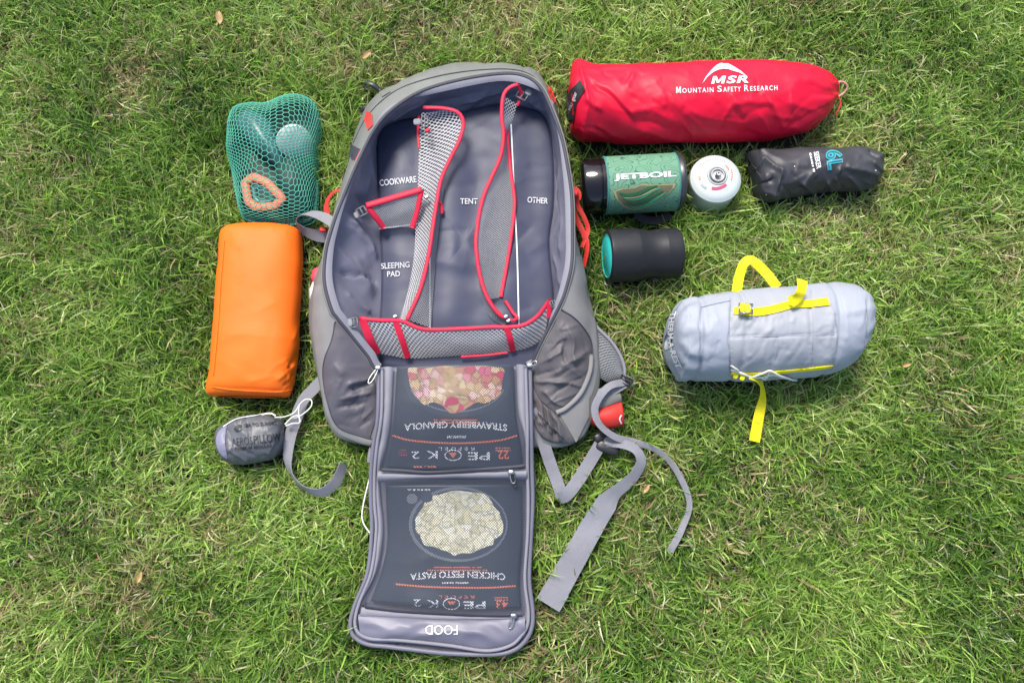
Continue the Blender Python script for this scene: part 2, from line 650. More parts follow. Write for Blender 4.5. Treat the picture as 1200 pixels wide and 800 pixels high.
def bvh_of(*objs):
    vs, fs, k = [], [], 0
    for o in objs:
        b = BASE[o]
        me = o.data
        v = np.empty(len(me.vertices) * 3)
        me.vertices.foreach_get('co', v)
        v = v.reshape(-1, 3) + b
        vs += v.tolist()
        fs += [tuple(k + i for i in p.vertices) for p in me.polygons]
        k += len(v)
    return BVHTree.FromPolygons(vs, fs)


def hit(px, py, bvh, off=.0008, zdef=.05):
    d = Vector(ray(px, py)).normalized()
    h = bvh.ray_cast(Vector(CAMP), d)
    if h[0] is None:
        return P(px, py, zdef), np.array([0, 0, 1.0]), False
    n = h[1] if h[1].dot(d) < 0 else -h[1]
    return np.array(h[0] + n * off * .4 - d * off * .6), np.array(n), True


def conform_path(lst, n, bvh, off=.001, zdef=.05):
    p2 = resample(catmull(np.array(lst, float), max(60, n * 3)), n)
    r = [hit(x, y, bvh, off, zdef) for x, y in p2]
    pts, nor = np.array([q[0] for q in r]), np.array([q[1] for q in r])
    return pts, nor


def strip(name, lst, wpx, mat, parent, bvh, n=24, off=.0012, thick=.0012, zdef=.05):
    """band lying on a surface"""
    pts, nor = conform_path(lst, n, bvh, off + thick / 2, zdef)
    for _ in range(2):
        nor[1:-1] = (nor[:-2] + nor[1:-1] + nor[2:]) / 3
    w = np.asarray(wpx, float) * mpp(lst[0][0], lst[0][1], pts[:, 2].mean())
    w = np.interp(np.linspace(0, 1, n), np.linspace(0, 1, np.size(w)), np.atleast_1d(w))
    return ribbon(name, pts, w, mat, parent, normals=nor, thick=thick, geo=False)


def conform_bm(name, bm, mat, parent, bvh, off, maxlen, zdef=.05):
    for _ in range(6):
        es = [e for e in bm.edges if e.calc_length() > maxlen]
        if not es:
            break
        bmesh.ops.subdivide_edges(bm, edges=es, cuts=1, use_grid_fill=False)
        bmesh.ops.triangulate(bm, faces=[f for f in bm.faces if len(f.verts) > 3])
    bm.verts.index_update()
    vs = [hit(v.co.x, v.co.y, bvh, off, zdef)[0] for v in bm.verts]
    fs = [tuple(v.index for v in f.verts) for f in bm.faces]
    bm.free()
    return mk(name, np.array(vs), fs, mat, parent, smooth=True, geo=False)


def poly(name, pts, mat, parent, bvh, off=.001, smooth_n=0, maxlen=6, zdef=.05):
    """flat print or patch with that outline, lying on the surface"""
    if smooth_n:
        pts = catmull(np.array(pts, float), smooth_n, True)
    bm = bmesh.new()
    f = bm.faces.new([bm.verts.new((x, y, 0)) for x, y in pts])
    f.normal_update()
    bmesh.ops.triangulate(bm, faces=[f])
    return conform_bm(name, bm, mat, parent, bvh, off, maxlen, zdef)


def text(name, s, c, w, h, ang, mat, parent, bvh, off=.0009, bold=.0, sag=0.0, shear=0.0, zdef=.05, spacing=1.0, maxlen=3.0):
    """lettering fitted to a w x h pixel box round c, baseline turned by ang (degrees, counter-clockwise), lying on the surface"""
    cu = bpy.data.curves.new('t', 'FONT')
    cu.body = s
    cu.size = 1
    cu.resolution_u = 3
    cu.offset = bold
    cu.shear = shear
    cu.space_character = spacing
    o = bpy.data.objects.new('t', cu)
    COL.objects.link(o)
    dg = bpy.context.evaluated_depsgraph_get()
    me = bpy.data.meshes.new_from_object(o.evaluated_get(dg))
    bm = bmesh.new()
    bm.from_mesh(me)
    bpy.data.objects.remove(o)
    bpy.data.curves.remove(cu)
    bpy.data.meshes.remove(me)
    bmesh.ops.triangulate(bm, faces=bm.faces[:])
    bmesh.ops.remove_doubles(bm, verts=bm.verts[:], dist=1e-4)
    co = np.array([v.co[:] for v in bm.verts])
    lo, hi = co.min(0), co.max(0)
    a = math.radians(ang)
    for v in bm.verts:
        u = (v.co.x - lo[0]) / (hi[0] - lo[0]) - .5
        q = (v.co.y - lo[1]) / (hi[1] - lo[1]) - .5
        x, y = u * w, q * h + sag * (4 * u * u - 1)
        v.co = (c[0] + x * math.cos(a) - y * math.sin(a), c[1] - (x * math.sin(a) + y * math.cos(a)), 0)
    return conform_bm(name, bm, mat, parent, bvh, off, maxlen, zdef)


def dashes(name, c, w, rows, h, gap, ang, mat, parent, bvh, off=.0009, seed=1, zdef=.05):
    """lines of print too small to read"""
    r = random.Random(seed)
    bm = bmesh.new()
    a = math.radians(ang)
    for k in range(rows):
        y0 = (k - (rows - 1) / 2) * (h + gap)
        ww = w * r.uniform(.75, 1)
        x = -ww / 2
        while x < ww / 2:
            l = r.uniform(.7, 1.6) * h
            q = []
            for dx, dy in ((0, -.5), (l, -.5), (l, .5), (0, .5)):
                X, Y = x + dx, y0 + dy * h * r.uniform(.75, 1)
                q.append(bm.verts.new((c[0] + X * math.cos(a) - Y * math.sin(a), c[1] - (X * math.sin(a) + Y * math.cos(a)), 0)))
            bm.faces.new(q)
            x += l + h * (.35 if r.random() > .15 else 1.0)
    bmesh.ops.triangulate(bm, faces=bm.faces[:])
    return conform_bm(name, bm, mat, parent, bvh, off, 6, zdef)


def lathe(name, prof, org, axis, mat, parent, seg=48, up=None, disp=None):
    """turned body: prof = [(distance along axis, radius)]"""
    ax = np.array(axis, float)
    ax /= np.linalg.norm(ax)
    u = np.cross(ax, [0, 0, 1.0])
    if np.linalg.norm(u) < .1:
        u = np.array([1.0, 0, 0])
    u /= np.linalg.norm(u)
    w = np.cross(u, ax)
    a = np.linspace(0, 2 * np.pi, seg, endpoint=False)
    prof = np.asarray(prof, float)
    r = prof[:, 1][:, None, None]
    g = np.asarray(org) + ax * prof[:, 0][:, None, None] + r * (np.cos(a)[None, :, None] * u + np.sin(a)[None, :, None] * w)
    if disp is not None:
        g = disp(g)
    f = gfaces(len(prof), seg, False, True)
    if prof[0, 1] > 1e-6:
        f.append(tuple(range(seg))[::-1])
    if prof[-1, 1] > 1e-6:
        f.append(tuple((len(prof) - 1) * seg + k for k in range(seg)))
    return mk(name, g, f, mat, parent)


def canprof(p):
    return [(a * 1.12, r * 1.06) for a, r in p]


def shade_auto(o, ang=35):
    me = o.data
    bm = bmesh.new()
    bm.from_mesh(me)
    for e in bm.edges:
        e.smooth = not (len(e.link_faces) == 2 and e.calc_face_angle(0) > math.radians(ang))
    bm.to_mesh(me)
    bm.free()


def bag_grid(st, n, m, pw=.85, wr=None, lift=.42):
    """soft bag: st = [((px,py) one flank, (px,py) other flank, height)], the seen outline passes through the flanks"""
    hm = max(q[2] for q in st)
    zc = np.array([q[2] / 2 + (hm - q[2]) * lift for q in st])
    hh = np.array([q[2] for q in st])
    tgt = np.array([[*a, *b] for a, b, h in st], float)
    cur = tgt.copy()
    al = np.linspace(0, 2 * np.pi, 40, endpoint=False)
    ca_, sa_ = np.sign(np.cos(al)) * np.abs(np.cos(al)) ** pw, np.sign(np.sin(al)) * np.abs(np.sin(al)) ** pw
    ax_ = (tgt[-1, :2] + tgt[-1, 2:] - tgt[0, :2] - tgt[0, 2:])
    ax_ = ax_ / np.linalg.norm(ax_)
    tt = np.array([((q[:2] + q[2:]) / 2 - (tgt[0, :2] + tgt[0, 2:]) / 2) @ ax_ for q in tgt])
    tt = tt / tt[-1]
    for it in range(5):
        rows, rings = [], []
        for i, q in enumerate(cur):
            A, B = P(q[0], q[1], zc[i]), P(q[2], q[3], zc[i])
            rows.append(np.r_[A, B, hh[i]])
            rg = (A + B) / 2 + (A - B)[None] / 2 * ca_[:, None]
            rg[:, 2] = zc[i] + hh[i] / 2 * sa_
            rings.append(np.stack(proj(rg), 1))
        e0 = min(min(q[:2] @ ax_, q[2:] @ ax_) for q in tgt) - min((r_ @ ax_).min() for r_ in rings)
        e1 = max(max(q[:2] @ ax_, q[2:] @ ax_) for q in tgt) - max((r_ @ ax_).max() for r_ in rings)
        for i in range(len(cur)):
            d = tgt[i, :2] - tgt[i, 2:]
            d = d / np.linalg.norm(d)
            v = rings[i] @ d
            cur[i, :2] += d * (tgt[i, :2] @ d - v.max()) * .8
            cur[i, 2:] += d * (tgt[i, 2:] @ d - v.min()) * .8
            cur[i] += np.tile(ax_ * (e0 * (1 - tt[i]) + e1 * tt[i]) * .8, 2)
    R = catmull(np.array(rows), n * 4)
    mid = (R[:, :3] + R[:, 3:6]) / 2
    d = np.r_[0, np.cumsum(np.linalg.norm(np.diff(mid, axis=0), axis=1) + .7 * np.abs(np.diff(np.linalg.norm(R[:, :3] - R[:, 3:6], axis=1))) / 2)]
    u = np.linspace(0, d[-1], n)
    R = np.stack([np.interp(u, d, R[:, c]) for c in range(7)], 1)
    a = np.linspace(0, 2 * np.pi, m, endpoint=False)
    ca = np.sign(np.cos(a)) * np.abs(np.cos(a)) ** pw
    sa = np.sign(np.sin(a)) * np.abs(np.sin(a)) ** pw
    c = (R[:, :3] + R[:, 3:6]) / 2
    s = (R[:, :3] - R[:, 3:6]) / 2
    h = np.maximum(R[:, 6], .004)
    g = c[:, None] + s[:, None] * ca[None, :, None]
    g[..., 2] = c[:, None, 2] + h[:, None] / 2 * sa[None, :]
    if wr is not None:
        o = g - c[:, None]
        o /= np.linalg.norm(o, axis=2, keepdims=True) + 1e-9
        T = np.linspace(0, 1, n)[:, None] * np.ones((1, m))
        A = a[None, :] * np.ones((n, 1))
        g = g + o * (wr(g, T, A) * np.clip(np.minimum(T, 1 - T) / .035, 0, 1))[..., None]
    g[..., 2] = np.maximum(g[..., 2], .002)
    return g


def bag(name, g, mat, parent):
    n, m = g.shape[:2]
    f = gfaces(n, m, False, True)
    k = n * m
    v = np.vstack([g.reshape(-1, 3), g[0].mean(0), g[-1].mean(0)])
    f += [(k, (j + 1) % m, j) for j in range(m)]
    f += [(k + 1, (n - 1) * m + j, (n - 1) * m + (j + 1) % m) for j in range(m)]
    uv = np.vstack([guv(g), [0, 0], [0, 0]])
    return mk(name, v, f, mat, parent, uv=uv)


def ladder_buckle(name, c, w, h, ang, z, mat, parent, bars=1):
    """rectangular slide: two rails, end bars and middle bars, joined into one frame"""
    m = mpp(c[0], c[1], z)
    o = P(c[0], c[1], z)
    a = math.radians(ang)
    W, H = w * m, h * m
    bm = bmesh.new()
    t = min(W, H) * .16

    def bx(x, y, sx, sy):
        r = bmesh.ops.create_cube(bm, size=1)
        for v in r['verts']:
            X, Y = x + v.co.x * sx, y + v.co.y * sy
            v.co = (o[0] + X * math.cos(a) - Y * math.sin(a), o[1] + X * math.sin(a) + Y * math.cos(a), o[2] + v.co.z * .0035)
    bx(0, H / 2, W + t, t)
    bx(0, -H / 2, W + t, t)
    for k in range(bars + 2):
        bx(-W / 2 + W * k / (bars + 1), 0, t, H * .98)
    bmesh.ops.bevel(bm, geom=bm.edges[:], offset=t * .22, segments=2, affect='EDGES')
    bm.verts.index_update()
    ob = mk(name, [v.co[:] for v in bm.verts], [tuple(v.index for v in f.verts) for f in bm.faces], mat, parent)
    bm.free()
    return ob


def zip_pull(name, a, b, za, zb, parent):
    """slider with a wire pull"""
    A, B = P(*a, za), P(*b, zb)
    s = lump(name, A, (.0055, .004, .0035), 'metal', parent)
    d = B - A
    nrm = np.array([-d[1], d[0], 0])
    nrm /= np.linalg.norm(nrm) + 1e-9
    w = .0032
    loop = [A, A + d * .3 + nrm * w * .8, A + d * .8 + nrm * w, B, A + d * .8 - nrm * w, A + d * .3 - nrm * w * .8]
    tube('pull', catmull(loop, 24, True), .0011, 'pull', s, seg=6, closed=True)
    return s


def lump(name, c, r, mat, parent, ang=0, seg=12, pw=.6):
    """rounded block"""
    th = np.linspace(-np.pi / 2, np.pi / 2, seg)
    ph = np.linspace(0, 2 * np.pi, 2 * seg, endpoint=False)
    f = lambda x: np.sign(x) * np.abs(x) ** pw
    x = f(np.cos(th))[:, None] * f(np.cos(ph))[None] * r[0]
    y = f(np.cos(th))[:, None] * f(np.sin(ph))[None] * r[1]
    z = f(np.sin(th))[:, None] * np.ones_like(ph)[None] * r[2]
    a = math.radians(ang)
    g = np.stack([c[0] + x * math.cos(a) - y * math.sin(a), c[1] + x * math.sin(a) + y * math.cos(a), c[2] + z], -1)
    return mk(name, g, gfaces(seg, 2 * seg, False, True), mat, parent)

# ================================================================== the ground
def build_ground():
    m, nt, b = new_mat('soil_and_thatch')
    tc = N(nt, 'ShaderNodeTexCoord')
    n1 = N(nt, 'ShaderNodeTexNoise')
    n1.inputs['Scale'].default_value = 60
    n1.inputs['Detail'].default_value = 8
    n1.inputs['Roughness'].default_value = .7
    L(nt, tc.outputs['Object'], n1.inputs['Vector'])
    rp = N(nt, 'ShaderNodeValToRGB')
    for k, (p, c) in enumerate([(.3, (.012, .011, .007)), (.5, (.028, .029, .013)), (.72, (.075, .066, .036))]):
        if k > 1:
            rp.color_ramp.elements.new(p)
        rp.color_ramp.elements[k].position = p
        rp.color_ramp.elements[k].color = (*c, 1)
    L(nt, n1.outputs['Fac'], rp.inputs['Fac'])
    L(nt, rp.outputs['Color'], b.inputs['Base Color'])
    b.inputs['Roughness'].default_value = .95
    bp = N(nt, 'ShaderNodeBump')
    bp.inputs['Strength'].default_value = .9
    bp.inputs['Distance'].default_value = .006
    L(nt, n1.outputs['Fac'], bp.inputs['Height'])
    L(nt, bp.outputs['Normal'], b.inputs['Normal'])
    xs = np.linspace(-4, 4, 60)
    g = np.stack(np.meshgrid(xs, xs, indexing='ij'), -1)
    g = np.concatenate([g, np.full(g.shape[:2] + (1,), 0.0)], -1)
    g[..., 2] = -.004 + .003 * vnoise(g * 6, 3)
    o = mk('ground', g, gfaces(60, 60), m, None, geo=False)
    o['kind'] = 'structure'


build_ground()

# ================================================================== the backpack
pack = thing('backpack', 'grey trekking backpack lying open on the grass with its front panel folded down', 'backpack', 535, 330)

#        rim (px, py, z)      outer flank (px, py, z)   floor edge (px, py)
ST = [((535, 437, .065), (535, 520, .050), (535, 432)),
      ((470, 436, .068), (470, 522, .050), (470, 432)),
      ((443, 433, .078), (420, 516, .050), (450, 429)),
      ((431, 416, .088), (396, 508, .055), (446, 416)),
      ((419, 401, .100), (383, 490, .060), (445, 400)),
      ((408, 387, .110), (374, 445, .065), (445, 385)),
      ((396, 372, .120), (367, 405, .065), (445, 371)),
      ((389, 361, .125), (362, 371, .065), (446, 355)),
      ((381, 329, .130), (366, 338, .065), (447, 325)),
      ((383, 295, .130), (379, 298, .070), (446, 285)),
      ((390, 268, .130), (387, 268, .070), (444, 255)),
      ((399, 242, .130), (395, 240, .070), (444, 225)),
      ((420, 191, .130), (409, 190, .065), (442, 180)),
      ((440, 152, .125), (419, 152, .055), (444, 152)),
      ((462, 128, .120), (437, 114, .050), (458, 142)),
      ((495, 108, .115), (472, 97, .045), (492, 137)),
      ((540, 95, .112), (516, 77, .040), (540, 131)),
      ((588, 88, .113), (565, 75, .040), (580, 122)),
      ((615, 91, .118), (608, 79, .045), (612, 125)),
      ((633, 104, .122), (632, 88, .050), (636, 133)),
      ((645, 128, .125), (648, 118, .055), (644, 150)),
      ((657, 161, .127), (660, 160, .060), (647, 172)),
      ((664, 194, .130), (667, 198, .060), (649, 206)),
      ((669, 230, .130), (671, 232, .065), (648, 242)),
      ((670, 275, .130), (676, 278, .070), (643, 278)),
      ((669, 310, .130), (684, 312, .070), (645, 310)),
      ((662, 340, .125), (690, 348, .070), (648, 340)),
      ((655, 358, .120), (697, 378, .065), (648, 360)),
      ((642, 384, .105), (700, 420, .060), (642, 384)),
      ((632, 404, .095), (697, 462, .055), (637, 402)),
      ((625, 420, .085), (685, 503, .050), (630, 415)),
      ((621, 430, .078), (655, 520, .050), (620, 429)),
      ((600, 435, .068), (600, 520, .050), (600, 432))]
NS = 420
FLOOR_Z = .047
Rr = catmull(PP([s[0] for s in ST]), NS, True)
Oo = catmull(PP([s[1] for s in ST]), NS, True)
Ff = catmull(PP([(*s[2], FLOOR_Z) for s in ST]), NS, True)
ctr = P(540, 290, .05)
bul = np.interp(np.arange(NS) / NS * len(ST), np.arange(len(ST) + 1), [0, 0, .004, .012, .018, .018, .016, .014, .012, .010, .010, .010, .012, .016, .018, .018, .018, .018, .017, .015, .013, .010, .008, .008, .010, .012, .014, .016, .018, .016, .010, .004, 0, 0])


def profile_rows(rows, n):
    """rows: list of (NS,3) -> (NS, n, 3) smooth across"""
    g = np.stack(rows, 1)
    return np.stack([catmull(g[i], n) for i in range(g.shape[0])], 0)


Gg = Oo + (ctr - Oo) * np.array([.10, .10, 0])
Gg[:, 2] = .002
Mm = (Oo + Rr) / 2
Mm[:, 2] += bul
G2 = (Gg + Oo) / 2
G2[:, :2] = Oo[:, :2] * .9 + Gg[:, :2] * .1
g = profile_rows([Gg, G2, Oo, Mm, Rr], 34)
nrm = g - np.array([ctr[0], ctr[1], .04])
nrm /= np.linalg.norm(nrm, axis=2, keepdims=True)
env = np.sin(np.linspace(0, np.pi, 34))[None, :]
sidx = np.arange(NS) / NS * len(ST)
topness = np.exp(-((sidx - 16.5) / 5.5) ** 2)[:, None]
lowr = np.exp(-((sidx - 29.5) / 3.0) ** 2)[:, None] + np.exp(-((sidx - 4) / 2.5) ** 2)[:, None] * .5
amp = .0035 + .003 * topness + .006 * lowr
stretch = np.stack([g[..., 0] * 9, g[..., 1] * 14, g[..., 2] * 10], -1)
SHELL_FOLDS = [(466, 98, 520, 88, 6, 7), (520, 88, 600, 81, 6, 5), (500, 78, 560, 76, 5, -5), (448, 122, 482, 100, 4, -6), (610, 78, 640, 102, 4, -5), (428, 150, 446, 122, 4, 5), (470, 92, 500, 80, 4, -4), (560, 74, 610, 78, 4, -4), (376, 360, 386, 420, 5, 4), (690, 350, 694, 400, 4, -4)] + \
    rstrokes(24, (440, 70, 640, 100), 12, 22, (15, 50), (2.5, 5), (1, 3), 31)
gate = np.clip(np.linspace(-.6, 3, 34), 0, 1)[None, :]
g = g + nrm * (amp * env * .55 * (.6 * ridge(stretch, 5) + .5 * fbm(g * 12, 8)) + gate * env * folds(g, SHELL_FOLDS))[..., None]
g[..., 2] = np.maximum(g[..., 2], .002)
shell = grid('outer_shell', g, 'olive', pack, cu=True)
shell_bvh = bvh_of(shell)

# inner lining
W1 = Rr * .66 + Ff * .34 + np.array([0, 0, -.012])
W2 = Rr * .30 + Ff * .70 + np.array([0, 0, -.016])
F0 = Ff.copy()
F0[:, 2] -= .01
g = profile_rows([Rr, W1, W2, F0], 40)
dirc = g - np.array([ctr[0], ctr[1], .2])
dirc /= np.linalg.norm(dirc, axis=2, keepdims=True)
env = np.sin(np.linspace(0, np.pi, 40))[None, :] ** .7
fold = np.stack([g[..., 0] * 7 + g[..., 2] * 9, g[..., 1] * 10 - g[..., 2] * 14, g[..., 2] * 6], -1)
leftness = (.6 + .9 * np.exp(-((sidx - 9.5) / 4) ** 2))[:, None]
LINING_FOLDS = [(392, 285, 432, 345, 5, 10), (398, 318, 444, 332, 4, -8), (408, 255, 442, 305, 6, 9), (403, 345, 432, 372, 4, 8), (418, 228, 442, 262, 4, -7), (428, 168, 440, 218, 4, 7), 
                (500, 126, 560, 108, 5, -7), (458, 140, 500, 118, 4, 7), (600, 100, 640, 132, 5, 6), (540, 122, 590, 104, 4, 6), (655, 200, 660, 300, 3, 6), (648, 180, 656, 260, 3, -5), (650, 300, 660, 340, 3, 5), (412, 395, 440, 420, 3, 5)] + \
    rstrokes(14, (394, 200, 440, 400), -52, 18, (30, 70), (4, 7), (2, 5), 33) + rstrokes(16, (470, 100, 640, 128), 20, 20, (15, 40), (2.5, 4), (1.5, 4), 34)
g = g - dirc * (env * leftness * .6 * (.0050 * ridge(fold, 21) + .004 * fbm(g * 9, 22)) + 1.05 * env * folds(g, LINING_FOLDS))[..., None]
lining = grid('inner_lining', g, 'lavender', pack, cu=True)

# zip tape and coil round the opening
hd = (Ff - Rr) * np.array([1, 1, 0])
hd /= np.linalg.norm(hd, axis=1, keepdims=True) + 1e-9
for _ in range(12):
    hd = (np.roll(hd, 1, 0) + hd + np.roll(hd, -1, 0)) / 3
tape = Rr + hd * .0125
tape[:, 2] = Rr[:, 2] - .0045
g = np.stack([Rr + [0, 0, .0012], Rr * .5 + tape * .5 + [0, 0, .0028], tape + [0, 0, .0012]], 1)
sel = np.arange(int(2.0 / len(ST) * NS), int(31.4 / len(ST) * NS))
ztape = grid('zip_tape', g[sel], 'zipband', pack)
co = (Rr + (Rr - ctr) * np.array([.006, .006, 0]) + [0, 0, .001])[sel]
tube('zip_coil', co, .0030, 'zip', ztape, seg=8, flat=.7)
co2 = (Rr + (Rr - ctr) * np.array([.022, .022, 0]) + [0, 0, -.001])[sel]
tube('zip_garage_piping', co2, .0022, 'olive', shell, seg=6)

# padded back panel forming the floor of the compartment
k = 40
s = np.linspace(0.02, 1.02, k)[None, :, None]
fc = P(545, 285, FLOOR_Z)
g = fc + (Ff - fc)[:, None] * s
sv = s[0, :, 0]
g[..., 2] = FLOOR_Z + .012 * (1 - np.clip(sv, 0, 1) ** 4)[None, :]
g[..., 2] += .0040 * np.cos(g[..., 0] / .105 * 2 * np.pi + .6) * (1 - sv ** 3)[None, :]
g[..., 2] += .0030 * fbm(g * np.array([5, 14, 5]), 31) + .0022 * ridge(g * np.array([6, 10, 6]), 35) * (1 - .5 * sv)[None, :]
cz_ = (g[:, :4, 2].mean()); bl = np.exp(-(sv / .08) ** 2)[None, :]; g[..., 2] = g[..., 2] * (1 - bl) + cz_ * bl
g[..., 2] += folds(g, rstrokes(26, (450, 140, 640, 380), 5, 25, (20, 70), (4, 8), (.6, 1.8), 37))
g[:, -1, 2] = FLOOR_Z - .012
floor = mk('back_panel', np.vstack([g.reshape(-1, 3), [np.r_[fc[:2], g[:, 0, 2].mean()]]]),
           gfaces(NS, k, True) + [(NS * k, ((i + 1) % NS) * k, i * k) for i in range(NS)], 'floor', pack)
floor_bvh = bvh_of(floor)

for s_, c_, w_, h_, a_ in (('COOKWARE', (466.5, 212.5), 43, 7.5, 6), ('TENT', (549.5, 236), 20.5, 6.5, 0), ('OTHER', (630, 235), 24, 7, -4),
                           ('SLEEPING', (463.5, 311), 33, 7, 3), ('PAD', (461.5, 321), 15, 6.5, 2)):
    text('lettering', s_, c_, w_, h_, a_, 'floor_ink', floor, floor_bvh, off=.0022, bold=.012)
for pts in ([(599, 146), (600, 170), (603, 235), (606, 300), (608, 382)], [(504, 290), (504, 330), (504, 384)], [(445, 268), (470, 265), (492, 262)]):
    strip('printed_line', pts, 1.6, 'white', floor, floor_bvh, n=30, off=.0012, thick=.0006)


# ---- red-bound mesh dividers
def divider(name, A, B, mat='silver_mesh', n=40, m=14, bulge=0.0, seed=0):
    g = ruled(A, B, n, m, bulge)
    g[..., 2] += .0022 * fbm(g * 22, 40 + seed) * np.sin(np.linspace(0, np.pi, m))[None, :]
    return grid(name, g, mat, pack)


def trim(parent, lst, r=.0034, n=60, name='red_binding', mat='redtrim'):
    return tube(name, spl(lst, n), r * 1.08, mat, parent, seg=10, flat=.42)


T = [(496, 126, .100), (520, 127, .102), (537, 132, .102), (543, 145, .098), (538, 165, .095), (528, 185, .09), (517, 210, .086),
     (512, 235, .085), (508, 260, .085), (502, 300, .085), (492, 340, .082), (477, 374, .080)]
dl = divider('mesh_divider', [(494, 132, .088), (492, 150, .074), (491, 175, .068), (490, 205, .066), (489, 235, .066), (487, 265, .066), (485, 300, .066), (478, 340, .066), (468, 374, .068)], T[1:], bulge=-.006, seed=1)
trim(dl, T)
trim(dl, [(491, 136, .080), (490, 155, .071), (491, 174, .069)], .0025)
dl2 = divider('mesh_divider_flank', T[6:], [(519, 214, .066), (517, 240, .065), (514, 270, .065), (511, 300, .064), (508, 340, .064), (505, 384, .064)], 'grey_mesh', seed=2)
trim(dl2, [(512, 236, .086), (517, 240, .076), (518, 250, .070)], .0026)

T1 = [(607, 99, .116), (598, 102, .116), (590, 112, .112), (588, 135, .106), (590, 160, .10), (586, 185, .095), (575, 210, .092), (566, 232, .09),
      (560, 260, .088), (558, 290, .088), (563, 325, .085), (572, 350, .082), (585, 368, .078), (600, 376, .072)]
T2 = [(594, 152, .074), (596, 175, .070), (599, 205, .068), (603, 235, .067), (600, 270, .067), (594, 310, .067), (587, 348, .067)]
dr = divider('mesh_divider', T1[4:12], T2, 'grey_mesh', seed=3, bulge=-.004)
trim(dr, T1)
trim(dr, T2, .0031)
divider('mesh_divider_flank', T1[2:5], [(606, 122, .090), (601, 140, .082), (594, 157, .074)], 'silver_mesh', n=16, seed=4)
divider('mesh_divider_flank', T1[9:], [(557, 300, .066), (562, 335, .064), (572, 368, .064), (590, 382, .064)], 'grey_mesh', seed=5)
trim(dr, [(601, 376, .072), (606, 372, .068), (601, 366, .066), (592, 352, .066)], .0028)
trim(dr, [(607, 100, .114), (611, 112, .098), (606, 124, .088)], .003)

TH = [(421, 373, .108), (445, 375, .104), (470, 376, .098), (490, 384, .094), (505, 386, .092), (540, 385, .092), (575, 383, .092), (597, 383, .093), (615, 380, .095),
      (630, 370, .100), (640, 357, .107), (645, 351, .112)]
BH = [(443, 414, .066), (460, 417, .062), (480, 420, .060), (520, 418, .060), (560, 415, .060), (598, 412, .060), (620, 407, .063), (638, 396, .070)]
dh = divider('mesh_divider', TH, BH, 'silver_mesh', n=70, bulge=.004, seed=6)
grid('mesh_backing', ruled([(a, b + 1, z - .006) for a, b, z in TH], [(a, b - 1, z - .004) for a, b, z in BH], 50, 8, .002), 'grey_mesh', dh)
trim(dh, TH, .0032)
dhb = bvh_of(dh)
for bar, w in (([(425, 375, .109), (433, 396, .094), (442, 414, .069)], .0135), ([(464, 378, .102), (471, 398, .087), (478, 419, .063)], .0105), ([(594, 384, .095), (598, 398, .083), (601, 411, .063)], .0105), ([(644, 353, .113), (643, 372, .100)], .008)):
    ribbon('red_bar', spl(bar, 14), w, 'redtrim', dh, thick=.0022)
trim(dh, [(540, 418, .060), (570, 416, .060), (595, 413, .060)], .0018)

ds = divider('mesh_divider', [(430, 241, .096), (440, 254, .084), (450, 266, .070)], [(492, 223, .092), (488, 246, .080), (482, 266, .068)], 'grey_mesh', n=20, seed=7)
trim(ds, [(429, 241, .097), (460, 232, .094), (494, 222, .093)], .0056, 30)
trim(ds, [(494, 222, .093), (489, 246, .080), (483, 267, .068)], .0046, 30)
trim(ds, [(429, 241, .097), (440, 254, .085), (450, 267, .070)], .0050, 30)

# hooks that hold the dividers
ladder_buckle('divider_buckle', (498, 143), 7, 13, 5, .100, 'grey_plastic', pack)
ladder_buckle('divider_buckle', (424, 248), 10, 10, 30, .100, 'grey_plastic', pack)
ladder_buckle('divider_buckle', (612, 112), 12, 9, -30, .098, 'grey_plastic', pack)
ladder_buckle('divider_buckle', (415, 378), 8, 11, 10, .112, 'grey_plastic', pack)
ladder_buckle('divider_buckle', (648, 356), 6, 7, 20, .114, 'grey_plastic', pack)
for c_, w_, h_, a_, z_ in (((489, 143), 9, 8, 5, .092), ((418, 252), 6, 8, 30, .098), ((620, 108), 8, 9, -30, .100), ((410, 378), 6, 9, 10, .112)):
    lump('buckle_tab', P(*c_, z_), (w_ * .0008, h_ * .0008, .0022), 'webbing', pack, a_)
for c_, z_ in (((463, 371), .088), ((500, 231), .084), ((593, 371), .080), ((596, 376), .078), ((501, 153), .100)):
    lump('cord_hook', P(*c_, z_), (.0048, .0034, .003), 'metal' if c_[0] != 501 else 'redtrim', pack, 30)

# ---- outside panels
def patch(name, A, B, mat, n=30, m=16, off=.002, amp=0., seed=0, freq=(14, 14, 14), parent=None, fl=None):
    a2, b2 = resample(catmull(np.array(A, float), 120), n), resample(catmull(np.array(B, float), 120), n)
    g = np.zeros((n, m, 3))
    nn = np.zeros((n, m, 3))
    for i in range(n):
        for j in range(m):
            t = j / (m - 1)
            q = a2[i] * (1 - t) + b2[i] * t
            g[i, j], nn[i, j], _ = hit(q[0], q[1], shell_bvh, off, .055)
    if amp:
        e = (np.sin(np.linspace(0, np.pi, n))[:, None] * np.sin(np.linspace(0, np.pi, m))[None, :]) ** .5
        if fl:
            nn = nn.mean((0, 1)) / np.linalg.norm(nn.mean((0, 1))) * np.ones_like(nn)
            g += nn * (e * (folds(g, fl) + .002))[..., None]
        g += nn * (amp * e * (ridge(g * np.array(freq), seed) + .6 + .5 * fbm(g * np.array(freq) * .8, seed + 5)))[..., None]
    return grid(name, g, mat, parent or shell)


